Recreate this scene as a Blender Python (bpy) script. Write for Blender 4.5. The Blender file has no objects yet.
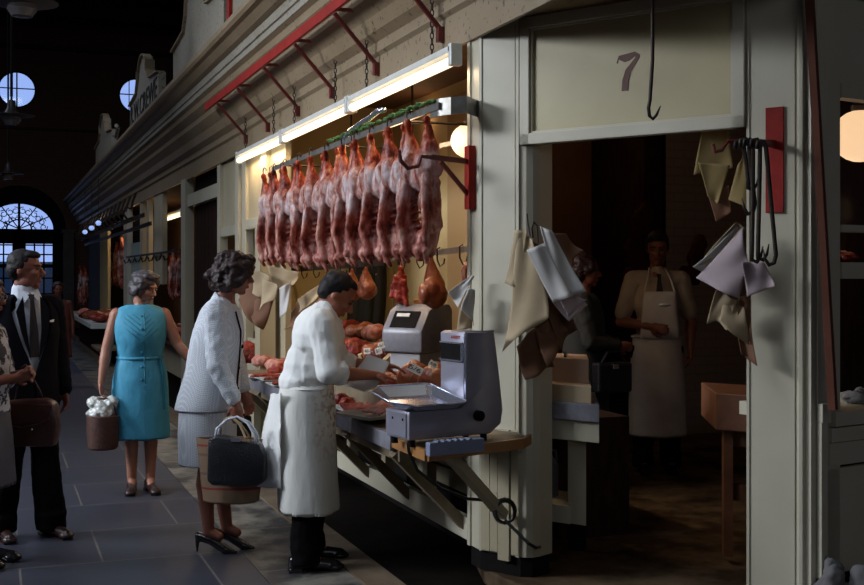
import bpy, bmesh, math, random
from mathutils import Vector, Matrix, noise
R = random.Random(7)
SC = bpy.context.scene
COL = SC.collection
MATS = {}      # world matrix of each object we make (all top-level, or child of a known parent)
CAMZ = 1.57
F = 1156.0
YAW = math.radians(20.7)
cd = Vector((math.sin(YAW), math.cos(YAW), 0)); cr = Vector((math.cos(YAW), -math.sin(YAW), 0))

def at(px, py, D):            # where a thing seen there at depth D stands in the market (metres)
    L = (px-432)/F*D
    p = cd*D + cr*L
    return Vector((p.x, p.y, CAMZ-(py-274)/F*D))
def fy(px, X):
    t = (px-432)/F
    return X*(.9354-.3535*t)/(.3535+.9354*t)
def onx(px, py, X):
    Y = fy(px, X); D = .3535*X+.9354*Y
    return Vector((X, Y, CAMZ-(py-274)/F*D))
def onz(px, py, z):
    D = (CAMZ-z)*F/(py-274)
    return at(px, py, D)

# ------------------------------------------------------------------ materials
def _n(nt, t, **kw):
    n = nt.nodes.new(t)
    for k, v in kw.items(): setattr(n, k, v)
    return n
def mat(name, c1, c2=None, scale=6.0, rough=.6, metal=0.0, bump=0.0, bscale=None, detail=4, stretch=None,
        c3=None, spec=.5, lo=.35, hi=.65, coord='Object', bdist=.01):
    m = bpy.data.materials.new(name); m.use_nodes = True
    nt = m.node_tree; b = nt.nodes['Principled BSDF']
    b.inputs['Roughness'].default_value = rough; b.inputs['Metallic'].default_value = metal
    b.inputs['Specular IOR Level'].default_value = spec
    b.inputs['Base Color'].default_value = (*c1, 1)
    tc = _n(nt, 'ShaderNodeTexCoord'); mp = _n(nt, 'ShaderNodeMapping')
    nt.links.new(tc.outputs[coord], mp.inputs[0])
    if stretch: mp.inputs['Scale'].default_value = stretch
    if c2:
        no = _n(nt, 'ShaderNodeTexNoise'); no.inputs['Scale'].default_value = scale; no.inputs['Detail'].default_value = detail
        no.inputs['Roughness'].default_value = .65
        nt.links.new(mp.outputs[0], no.inputs['Vector'])
        r = _n(nt, 'ShaderNodeValToRGB'); e = r.color_ramp.elements
        e[0].position = lo; e[1].position = hi; e[0].color = (*c1, 1); e[1].color = (*c2, 1)
        if c3:
            x = e.new(min(.98, hi+.12)); x.color = (*c3, 1)
        nt.links.new(no.outputs['Fac'], r.inputs[0]); nt.links.new(r.outputs[0], b.inputs['Base Color'])
    if bump:
        nb = _n(nt, 'ShaderNodeTexNoise'); nb.inputs['Scale'].default_value = bscale or scale*3; nb.inputs['Detail'].default_value = 5
        nt.links.new(mp.outputs[0], nb.inputs['Vector'])
        bp = _n(nt, 'ShaderNodeBump'); bp.inputs['Strength'].default_value = bump; bp.inputs['Distance'].default_value = bdist
        nt.links.new(nb.outputs['Fac'], bp.inputs['Height']); nt.links.new(bp.outputs[0], b.inputs['Normal'])
    return m
def emit(name, col, s):
    m = bpy.data.materials.new(name); m.use_nodes = True; nt = m.node_tree
    b = nt.nodes['Principled BSDF']; b.inputs['Base Color'].default_value = (.8, .8, .8, 1)
    b.inputs['Emission Color'].default_value = (*col, 1); b.inputs['Emission Strength'].default_value = s
    return m
def paint(name, c, chip=(.12, .07, .04), amount=.70, rough=.45):
    """old gloss paint: slight mottling and small chips down to the wood"""
    m = bpy.data.materials.new(name); m.use_nodes = True; nt = m.node_tree; b = nt.nodes['Principled BSDF']
    b.inputs['Roughness'].default_value = rough
    tc = _n(nt, 'ShaderNodeTexCoord')
    n1 = _n(nt, 'ShaderNodeTexNoise'); n1.inputs['Scale'].default_value = 1.7; n1.inputs['Detail'].default_value = 6
    n2 = _n(nt, 'ShaderNodeTexNoise'); n2.inputs['Scale'].default_value = 26; n2.inputs['Detail'].default_value = 5; n2.inputs['Roughness'].default_value = .7
    for n in (n1, n2): nt.links.new(tc.outputs['Object'], n.inputs['Vector'])
    r1 = _n(nt, 'ShaderNodeValToRGB'); e = r1.color_ramp.elements
    e[0].position = .3; e[1].position = .7
    e[0].color = (c[0]*.80, c[1]*.79, c[2]*.74, 1); e[1].color = (*c, 1)
    r2 = _n(nt, 'ShaderNodeValToRGB'); e = r2.color_ramp.elements
    e[0].position = amount; e[1].position = amount+.03; e[0].color = (0, 0, 0, 1); e[1].color = (1, 1, 1, 1)
    mx = _n(nt, 'ShaderNodeMix', data_type='RGBA')
    nt.links.new(n1.outputs['Fac'], r1.inputs[0]); nt.links.new(n2.outputs['Fac'], r2.inputs[0])
    nt.links.new(r2.outputs[0], mx.inputs[0]); nt.links.new(r1.outputs[0], mx.inputs[6]); mx.inputs[7].default_value = (*chip, 1)
    nt.links.new(mx.outputs[2], b.inputs['Base Color'])
    bp = _n(nt, 'ShaderNodeBump'); bp.inputs['Strength'].default_value = .15; bp.inputs['Distance'].default_value = .004
    nt.links.new(n2.outputs['Fac'], bp.inputs['Height']); nt.links.new(bp.outputs[0], b.inputs['Normal'])
    return m

M = {}
M['cream'] = paint('cream_paint', (.54, .50, .39), amount=.72)
M['cream2'] = paint('cream_paint_old', (.48, .42, .29), amount=.68)
M['cornice'] = paint('cornice_paint', (.30, .225, .14), (.07, .04, .025), amount=.60)
M['crown'] = paint('crown_paint', (.33, .30, .24), (.10, .06, .035), amount=.58)
M['sign'] = paint('sign_paint', (.50, .43, .25), amount=.80)
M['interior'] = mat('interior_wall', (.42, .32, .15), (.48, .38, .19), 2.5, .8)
M['interior_dim'] = mat('interior_wall_brown', (.16, .085, .04), (.20, .11, .05), 2.5, .85)  # darker copy of the interior wall; weak light is put into the colour
M['black'] = mat('black_paint', (.006, .005, .005), (.010, .008, .007), 5, .8, spec=.1)
M['tar'] = mat('dark_gutter', (.005, .004, .003), (.010, .007, .005), 4, .9, bump=.3, spec=.05)  # dirty ground, blackened to stand for the shade under the stalls
M['red'] = mat('red_iron', (.30, .018, .012), (.22, .012, .008), 8, .6, bump=.1, spec=.2)
M['darkred'] = mat('dark_red_iron', (.16, .016, .012), (.10, .010, .008), 8, .5)
M['iron'] = mat('black_iron', (.02, .018, .018), (.05, .03, .02), 20, .45, .6)
M['steel'] = mat('steel', (.36, .35, .33), (.24, .22, .19), 14, .3, .6)
M['chrome'] = mat('chrome', (.60, .62, .72), None, rough=.2, metal=.85)
M['scale_grey'] = mat('scale_grey', (.36, .35, .42), (.31, .30, .36), 5, .32, .35)
M['scale_dark'] = mat('scale_hammered', (.17, .17, .19), (.21, .20, .22), 30, .4, .1)
M['tubewhite'] = mat('enamel_white', (.72, .72, .68), (.6, .6, .55), 5, .35)
M['tube'] = emit('lit_tube', (1.0, .84, .58), 1.55)
M['globe'] = emit('lit_globe', (1.0, .60, .30), 1.15)
M['globe_blue'] = emit('lit_blue_globe', (.25, .42, .9), .8)
M['wood'] = mat('varnished_wood', (.33, .15, .045), (.22, .09, .03), 3, .4, stretch=(1, 1, 8))
M['shelfwood'] = mat('shelf_edge_wood', (.42, .20, .06), (.30, .13, .04), 5, .4)
M['pine'] = mat('butcher_block', (.20, .075, .03), (.12, .045, .02), 5, .6)
M['grimewood'] = mat('grimy_wood', (.15, .11, .065), (.22, .17, .10), 7, .7, bump=.2)
M['darkwood'] = mat('dark_wood', (.018, .009, .006), (.035, .017, .011), 4, .8, spec=.08, stretch=(6, 6, 1))
M['board'] = mat('grey_board', (.20, .20, .23), (.13, .12, .13), 8, .7, spec=.2)
M['roofwood'] = mat('roof_timber', (.05, .028, .02), (.07, .04, .028), 3, .8, spec=.1)
M['ceilwood'] = mat('ceiling_boards', (.10, .055, .03), (.14, .08, .04), 3, .7, stretch=(1, 8, 1))
M['meat'] = mat('red_meat', (.16, .012, .008), (.34, .05, .025), 20, .38, spec=.25, bump=.25, c3=(.72, .46, .36))
M['meatdark'] = mat('dark_meat', (.07, .006, .004), (.20, .018, .010), 12, .4, spec=.25, bump=.3, c3=(.45, .2, .13))
M['mince'] = mat('mince', (.17, .012, .008), (.33, .05, .03), 60, .4, bump=.6, c3=(.6, .4, .32))
M['ham'] = mat('cured_ham', (.27, .085, .035), (.20, .04, .015), 9, .35, bump=.2, c3=(.42, .22, .11))
M['ham_dark'] = mat('smoked_ham', (.07, .018, .012), (.16, .03, .015), 9, .3, bump=.2)
M['fat'] = mat('pale_fat', (.60, .34, .27), (.42, .07, .04), 10, .4, spec=.25, bump=.2, stretch=(1, 3, 1), c3=(.75, .6, .52))
M['herb'] = mat('green_herb', (.03, .09, .012), (.06, .16, .03), 40, .7, bump=.5)
M['paper'] = mat('white_paper', (.52, .50, .47), (.46, .43, .40), 3, .8)
M['paper_tan'] = mat('tan_paper', (.40, .31, .19), (.33, .24, .14), 3, .85)
M['paper_brown'] = mat('brown_paper', (.14, .06, .03), (.19, .09, .045), 3, .85)
M['gloom'] = mat('dark_dry_meat', (.04, .010, .006), (.09, .02, .012), 12, .6, spec=.1)  # meat colour darkened to stand for the gloom at the shop's back
M['pole'] = mat('red_brown_wood', (.10, .035, .02), (.14, .05, .03), 3, .6, spec=.15)
M['paper_yellow'] = mat('yellow_paper', (.30, .21, .08), (.24, .165, .06), 3, .85)
M['paper_mauve'] = mat('greyish_paper', (.42, .33, .34), (.34, .26, .26), 3, .85)
M['tray'] = mat('enamel_tray', (.62, .68, .66), (.52, .57, .55), 5, .35)
M['card'] = mat('cardboard', (.15, .07, .03), (.19, .09, .04), 4, .8)
M['white'] = mat('white_cotton', (.84, .84, .81), (.78, .78, .75), 4, .85, bump=.8, bscale=4.5, bdist=.035, stretch=(1.3, 1.3, .8))
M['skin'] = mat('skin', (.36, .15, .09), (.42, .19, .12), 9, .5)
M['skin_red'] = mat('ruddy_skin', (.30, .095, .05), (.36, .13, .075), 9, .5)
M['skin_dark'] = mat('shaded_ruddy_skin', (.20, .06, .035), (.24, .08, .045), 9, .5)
M['stocking'] = mat('skin_stocking', (.22, .075, .045), (.25, .09, .055), 9, .45)
M['hair_grey'] = mat('grey_hair', (.025, .018, .020), (.075, .062, .070), 11, .45, stretch=(1, 1, 4), bump=.6, bscale=30, c3=(.20, .19, .21))
M['hair_brown'] = mat('dark_brown_hair', (.010, .004, .004), (.028, .010, .008), 16, .5, spec=.3, stretch=(1, 1, 3), bump=.6, bscale=30)
M['hair_black'] = mat('black_hair', (.007, .005, .005), (.018, .013, .013), 18, .6, spec=.25, bump=.5, bscale=40)
M['eye'] = mat('eye', (.02, .012, .01), rough=.3)
M['eye2'] = mat('soft_brow', (.12, .05, .035), rough=.6)
M['lip'] = mat('lip', (.22, .05, .04), rough=.4)
M['lens'] = mat('spectacle_rim', (.02, .015, .012), rough=.3)
M['blue'] = mat('turquoise_cloth', (.045, .29, .44), (.06, .34, .52), 7, .7, bump=.6, bscale=6, bdist=.02)
M['bluetrim'] = mat('turquoise_trim', (.02, .19, .27), rough=.7)
M['suit'] = mat('black_suit', (.006, .006, .009), (.009, .008, .012), 8, .9, spec=.06)
M['trouser'] = mat('black_trouser', (.005, .004, .005), (.007, .006, .006), 8, .9, spec=.05)
M['shoe'] = mat('black_leather', (.010, .009, .010), None, rough=.22)
M['shoebrown'] = mat('brown_leather_shoe', (.030, .012, .010), None, rough=.3)
M['leather'] = mat('brown_leather', (.055, .018, .014), (.08, .028, .02), 10, .32, bump=.2)
M['blackbag'] = mat('black_quilted', (.008, .008, .011), (.014, .014, .018), 30, .3, bump=.4)
M['tie'] = mat('dark_tie', (.012, .006, .008), None, rough=.7)
M['shirtblue'] = mat('pale_shirt', (.62, .66, .74), (.58, .62, .70), 6, .8)
M['shirtcream'] = mat('cream_shirt', (.40, .32, .25), (.35, .27, .21), 6, .85)
M['apron'] = mat('cream_apron', (.60, .54, .50), (.52, .46, .42), 6, .85, bump=.3, bscale=7)
M['greyskirt'] = mat('grey_skirt', (.13, .13, .15), (.10, .10, .12), 6, .85)
M['print'] = mat('printed_cloth', (.55, .55, .6), (.02, .02, .03), 16, .7, lo=.50, hi=.53)
M['pinkcloth'] = mat('pink_cloth', (.25, .07, .06), (.20, .06, .05), 6, .8)
M['darkcloth'] = mat('dark_green_cloth', (.014, .016, .014), (.02, .02, .018), 6, .8)
M['silver'] = mat('shiny_white_bag', (.68, .70, .66), (.55, .56, .52), 7, .3, .1, bump=.4, bscale=9)
M['wicker'] = mat('brown_wicker', (.05, .018, .012), (.09, .035, .02), 40, .5, bump=.5)
M['plastic'] = mat('grey_blue_plastic', (.27, .30, .42), (.22, .25, .36), 5, .3)
M['canplastic'] = mat('greyish_can', (.08, .08, .09), None, rough=.4)
M['cable'] = mat('black_cable', (.01, .01, .01), None, rough=.4)
M['rubber'] = M['cable']
M['marker'] = mat('brown_lettering', (.10, .035, .02), None, rough=.6)
M['ink'] = mat('black_ink', (.01, .01, .01), None, rough=.7)
M['inkred'] = mat('red_ink', (.5, .03, .02), None, rough=.7)
M['shade'] = mat('enamel_shade', (.06, .05, .05), None, rough=.4)
M['opal'] = mat('opal_glass', (.16, .15, .16), None, rough=.25)
M['rag'] = mat('grey_rag', (.18, .17, .17), (.12, .11, .11), 6, .9, bump=.4)

def m_glass():
    m = bpy.data.materials.new('window_glass'); m.use_nodes = True; nt = m.node_tree
    nt.nodes.remove(nt.nodes['Principled BSDF'])
    t = _n(nt, 'ShaderNodeBsdfTransparent'); g = _n(nt, 'ShaderNodeBsdfGlossy'); g.inputs['Roughness'].default_value = .05
    t.inputs[0].default_value = (.92, .95, 1, 1)
    mx = _n(nt, 'ShaderNodeMixShader'); mx.inputs[0].default_value = .06
    nt.links.new(t.outputs[0], mx.inputs[1]); nt.links.new(g.outputs[0], mx.inputs[2])
    nt.links.new(mx.outputs[0], nt.nodes['Material Output'].inputs[0]); return m
M['glass'] = m_glass()

def m_carcass():
    m = bpy.data.materials.new('lamb_carcass'); m.use_nodes = True; nt = m.node_tree; b = nt.nodes['Principled BSDF']
    b.inputs['Roughness'].default_value = .40; b.inputs['Specular IOR Level'].default_value = .22
    tc = _n(nt, 'ShaderNodeTexCoord'); mp = _n(nt, 'ShaderNodeMapping'); mp.inputs['Scale'].default_value = (1, 1, .45)
    oi = _n(nt, 'ShaderNodeObjectInfo')
    nt.links.new(tc.outputs['Object'], mp.inputs[0])
    ad = _n(nt, 'ShaderNodeVectorMath', operation='ADD'); nt.links.new(mp.outputs[0], ad.inputs[0])
    sc = _n(nt, 'ShaderNodeMath', operation='MULTIPLY'); sc.inputs[1].default_value = 9
    nt.links.new(oi.outputs['Random'], sc.inputs[0]); nt.links.new(sc.outputs[0], ad.inputs[1])
    no = _n(nt, 'ShaderNodeTexNoise'); no.inputs['Scale'].default_value = 15; no.inputs['Detail'].default_value = 6; no.inputs['Roughness'].default_value = .68
    nt.links.new(ad.outputs[0], no.inputs['Vector'])
    red = _n(nt, 'ShaderNodeValToRGB'); e = red.color_ramp.elements
    e[0].position = .40; e[0].color = (.05, .004, .002, 1); e[1].position = .53; e[1].color = (.33, .042, .010, 1)
    x = e.new(.66); x.color = (.60, .30, .18, 1)
    fat = _n(nt, 'ShaderNodeValToRGB'); e = fat.color_ramp.elements
    e[0].position = .36; e[0].color = (.22, .03, .015, 1); e[1].position = .58; e[1].color = (.52, .44, .45, 1)
    x = e.new(.47); x.color = (.40, .22, .18, 1)
    for r in (red, fat): nt.links.new(no.outputs['Fac'], r.inputs[0])
    sx = _n(nt, 'ShaderNodeSeparateXYZ'); nt.links.new(tc.outputs['Object'], sx.inputs[0])
    zr = _n(nt, 'ShaderNodeValToRGB'); zr.color_ramp.interpolation = 'EASE'
    mr = _n(nt, 'ShaderNodeMapRange'); mr.inputs['From Min'].default_value = -.8; mr.inputs['From Max'].default_value = 0
    n2 = _n(nt, 'ShaderNodeTexNoise'); n2.inputs['Scale'].default_value = 9
    nt.links.new(ad.outputs[0], n2.inputs['Vector'])
    s2 = _n(nt, 'ShaderNodeMath', operation='MULTIPLY_ADD'); s2.inputs[1].default_value = .22; 
    nt.links.new(n2.outputs['Fac'], s2.inputs[0]); nt.links.new(sx.outputs['Z'], s2.inputs[2])
    nt.links.new(s2.outputs[0], mr.inputs['Value'])
    e = zr.color_ramp.elements; e[0].position = 0; e[0].color = (.25, .25, .25, 1); e[1].position = 1; e[1].color = (0, 0, 0, 1)
    for p, v in ((.30, .30), (.50, .18), (.62, .85), (.84, .95), (.93, .1)):
        q = e.new(p); q.color = (v, v, v, 1)
    nt.links.new(mr.outputs[0], zr.inputs[0])
    mx = _n(nt, 'ShaderNodeMix', data_type='RGBA')
    nt.links.new(zr.outputs[0], mx.inputs[0]); nt.links.new(red.outputs[0], mx.inputs[6]); nt.links.new(fat.outputs[0], mx.inputs[7])
    nt.links.new(mx.outputs[2], b.inputs['Base Color'])
    bp = _n(nt, 'ShaderNodeBump'); bp.inputs['Strength'].default_value = .5; bp.inputs['Distance'].default_value = .01
    nt.links.new(no.outputs['Fac'], bp.inputs['Height']); nt.links.new(bp.outputs[0], b.inputs['Normal'])
    return m
M['carcass'] = m_carcass()

def m_check():   # small black-and-white woven check
    m = bpy.data.materials.new('small_check_cloth'); m.use_nodes = True; nt = m.node_tree; b = nt.nodes['Principled BSDF']
    b.inputs['Roughness'].default_value = .9
    tc = _n(nt, 'ShaderNodeTexCoord'); sx = _n(nt, 'ShaderNodeSeparateXYZ'); nt.links.new(tc.outputs['Object'], sx.inputs[0])
    outs = []
    for ax, k in (('Z', 720.0), ('Y', 720.0), ('X', 720.0)):
        mu = _n(nt, 'ShaderNodeMath', operation='MULTIPLY'); mu.inputs[1].default_value = k
        nt.links.new(sx.outputs[ax], mu.inputs[0])
        s = _n(nt, 'ShaderNodeMath', operation='SINE'); nt.links.new(mu.outputs[0], s.inputs[0]); outs.append(s)
    a = _n(nt, 'ShaderNodeMath', operation='ADD'); nt.links.new(outs[1].outputs[0], a.inputs[0]); nt.links.new(outs[2].outputs[0], a.inputs[1])
    p = _n(nt, 'ShaderNodeMath', operation='MULTIPLY'); nt.links.new(a.outputs[0], p.inputs[0]); nt.links.new(outs[0].outputs[0], p.inputs[1])
    r = _n(nt, 'ShaderNodeValToRGB'); e = r.color_ramp.elements
    e[0].position = .0; e[0].color = (.64, .67, .71, 1); e[1].position = .9; e[1].color = (.20, .23, .28, 1)
    nt.links.new(p.outputs[0], r.inputs[0]); nt.links.new(r.outputs[0], b.inputs['Base Color']); return m
M['check'] = m_check()

def m_apronstain():
    m = mat('stained_white_apron', (.76, .75, .70), (.69, .68, .62), 4, .85, bump=.7, bscale=4, bdist=.03, stretch=(1.6, 1.6, .5))
    nt = m.node_tree; b = nt.nodes['Principled BSDF']; src = b.inputs['Base Color'].links[0].from_socket
    tc = _n(nt, 'ShaderNodeTexCoord'); no = _n(nt, 'ShaderNodeTexNoise'); no.inputs['Scale'].default_value = 34; no.inputs['Detail'].default_value = 3
    nt.links.new(tc.outputs['Object'], no.inputs['Vector'])
    sx = _n(nt, 'ShaderNodeSeparateXYZ'); nt.links.new(tc.outputs['Object'], sx.inputs[0])
    def rng(sock, a, bb):
        q = _n(nt, 'ShaderNodeMapRange'); q.inputs['From Min'].default_value = a; q.inputs['From Max'].default_value = bb
        nt.links.new(sock, q.inputs['Value']); return q.outputs[0]
    zz = rng(sx.outputs['Z'], .52, .78); xx = rng(sx.outputs['X'], -.02, .13)
    mu = _n(nt, 'ShaderNodeMath', operation='MULTIPLY'); nt.links.new(zz, mu.inputs[0]); nt.links.new(xx, mu.inputs[1])
    m2 = _n(nt, 'ShaderNodeMath', operation='MULTIPLY'); nt.links.new(mu.outputs[0], m2.inputs[0]); nt.links.new(rng(no.outputs['Fac'], .5, .62), m2.inputs[1])
    m3 = _n(nt, 'ShaderNodeMath', operation='MULTIPLY'); m3.inputs[1].default_value = .75; nt.links.new(m2.outputs[0], m3.inputs[0])
    mx = _n(nt, 'ShaderNodeMix', data_type='RGBA'); nt.links.new(m3.outputs[0], mx.inputs[0]); nt.links.new(src, mx.inputs[6]); mx.inputs[7].default_value = (.26, .09, .04, 1)
    nt.links.new(mx.outputs[2], b.inputs['Base Color']); return m
M['stained'] = m_apronstain()

def m_straw():
    m = bpy.data.materials.new('striped_straw'); m.use_nodes = True; nt = m.node_tree; b = nt.nodes['Principled BSDF']
    b.inputs['Roughness'].default_value = .8
    tc = _n(nt, 'ShaderNodeTexCoord'); sx = _n(nt, 'ShaderNodeSeparateXYZ'); nt.links.new(tc.outputs['Object'], sx.inputs[0])
    r = _n(nt, 'ShaderNodeValToRGB'); r.color_ramp.interpolation = 'CONSTANT'; e = r.color_ramp.elements
    base = (.27, .17, .10, 1); red = (.30, .035, .03, 1); dk = (.19, .115, .07, 1)
    e[0].position = 0; e[0].color = base; e[1].position = .20; e[1].color = red
    for p, c in ((.235, base), (.42, dk), (.46, base), (.70, dk), (.74, base), (.84, red), (.875, base)):
        q = e.new(p); q.color = c
    mr = _n(nt, 'ShaderNodeMapRange'); mr.inputs['From Min'].default_value = 0; mr.inputs['From Max'].default_value = .36
    nt.links.new(sx.outputs['Z'], mr.inputs['Value']); nt.links.new(mr.outputs[0], r.inputs[0])
    nt.links.new(r.outputs[0], b.inputs['Base Color'])
    w = _n(nt, 'ShaderNodeTexWave'); w.inputs['Scale'].default_value = 60; w.bands_direction = 'Z'; nt.links.new(tc.outputs['Object'], w.inputs['Vector'])
    bp = _n(nt, 'ShaderNodeBump'); bp.inputs['Strength'].default_value = .4; bp.inputs['Distance'].default_value = .004
    nt.links.new(w.outputs['Fac'], bp.inputs['Height']); nt.links.new(bp.outputs[0], b.inputs['Normal']); return m
M['straw'] = m_straw()

def m_flag(name, base, alt, joint, bw, rh, stain=None, off=(0, 0, 0), st=(.42, .52)):
    m = bpy.data.materials.new(name); m.use_nodes = True; nt = m.node_tree; b = nt.nodes['Principled BSDF']
    b.inputs['Roughness'].default_value = .42
    tc = _n(nt, 'ShaderNodeTexCoord'); mp = _n(nt, 'ShaderNodeMapping'); mp.inputs['Location'].default_value = off
    nt.links.new(tc.outputs['Object'], mp.inputs[0])
    br = _n(nt, 'ShaderNodeTexBrick'); br.inputs['Scale'].default_value = 1; br.inputs['Brick Width'].default_value = bw; br.inputs['Row Height'].default_value = rh
    br.inputs['Mortar Size'].default_value = .0065; br.inputs['Mortar Smooth'].default_value = .3; br.offset = .45
    br.inputs['Color1'].default_value = (*base, 1); br.inputs['Color2'].default_value = (*alt, 1); br.inputs['Mortar'].default_value = (*joint, 1)
    nt.links.new(mp.outputs[0], br.inputs['Vector'])
    no = _n(nt, 'ShaderNodeTexNoise'); no.inputs['Scale'].default_value = 3.2; no.inputs['Detail'].default_value = 8; no.inputs['Roughness'].default_value = .7
    nt.links.new(tc.outputs['Object'], no.inputs['Vector'])
    mx = _n(nt, 'ShaderNodeMix', data_type='RGBA')
    r = _n(nt, 'ShaderNodeValToRGB'); e = r.color_ramp.elements; e[0].position = st[0]; e[1].position = st[1]
    nt.links.new(no.outputs['Fac'], r.inputs[0]); nt.links.new(r.outputs[0], mx.inputs[0])
    nt.links.new(br.outputs['Color'], mx.inputs[6])
    c = stain or tuple(v*1.25 for v in base); mx.inputs[7].default_value = (*c, 1)
    if not stain:
        mm = _n(nt, 'ShaderNodeMath', operation='MULTIPLY'); mm.inputs[1].default_value = .35
        nt.links.new(r.outputs[0], mm.inputs[0]); nt.links.new(mm.outputs[0], mx.inputs[0])
    nt.links.new(mx.outputs[2], b.inputs['Base Color'])
    bp = _n(nt, 'ShaderNodeBump'); bp.inputs['Strength'].default_value = .25; bp.inputs['Distance'].default_value = .01
    nt.links.new(no.outputs['Fac'], bp.inputs['Height']); nt.links.new(bp.outputs[0], b.inputs['Normal'])
    return m
M['flags'] = m_flag('flagstones', (.034, .037, .052), (.046, .048, .064), (.20, .18, .15), .95, .82, off=(.40, -.82*.97, 0))
M['flags2'] = m_flag('stained_flagstones', (.035, .033, .036), (.042, .04, .042), (.22, .20, .15), 9.0, 1.02, stain=(.24, .22, .18), off=(3, .1, 0), st=(.43, .60))
M['step'] = mat('worn_concrete', (.035, .020, .011), (.14, .095, .055), 2.6, .85, bump=.3, lo=.42, hi=.66, spec=.1)
M['kerb'] = mat('dirty_kerb', (.11, .07, .04), (.17, .12, .07), 5, .8, bump=.3)

def m_brick(name, c1, c2, mort, w, h, axis='XZ', rough=.85, bumps=.4):
    m = bpy.data.materials.new(name); m.use_nodes = True; nt = m.node_tree; b = nt.nodes['Principled BSDF']
    b.inputs['Roughness'].default_value = rough
    tc = _n(nt, 'ShaderNodeTexCoord'); sx = _n(nt, 'ShaderNodeSeparateXYZ'); cx = _n(nt, 'ShaderNodeCombineXYZ')
    nt.links.new(tc.outputs['Object'], sx.inputs[0]); nt.links.new(sx.outputs[axis[0]], cx.inputs[0]); nt.links.new(sx.outputs['Z'], cx.inputs[1])
    br = _n(nt, 'ShaderNodeTexBrick'); br.inputs['Scale'].default_value = 1; br.inputs['Brick Width'].default_value = w; br.inputs['Row Height'].default_value = h
    br.inputs['Mortar Size'].default_value = .008
    for k, c in (('Color1', c1), ('Color2', c2), ('Mortar', mort)): br.inputs[k].default_value = (*c, 1)
    nt.links.new(cx.outputs[0], br.inputs['Vector']); nt.links.new(br.outputs['Color'], b.inputs['Base Color'])
    bp = _n(nt, 'ShaderNodeBump'); bp.inputs['Strength'].default_value = bumps; bp.inputs['Distance'].default_value = .01; bp.invert = True
    nt.links.new(br.outputs['Fac'], bp.inputs['Height']); nt.links.new(bp.outputs[0], b.inputs['Normal']); return m
M['hallbrick'] = m_brick('hall_brick', (.10, .042, .028), (.12, .052, .034), (.075, .035, .024), .23, .08)
M['whitebrick'] = m_brick('whitewashed_brick', (.40, .34, .28), (.385, .325, .265), (.33, .28, .22), .23, .08)
M['stonewall'] = mat('grey_pilaster', (.075, .075, .075), (.06, .058, .055), 3, .8)

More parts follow.
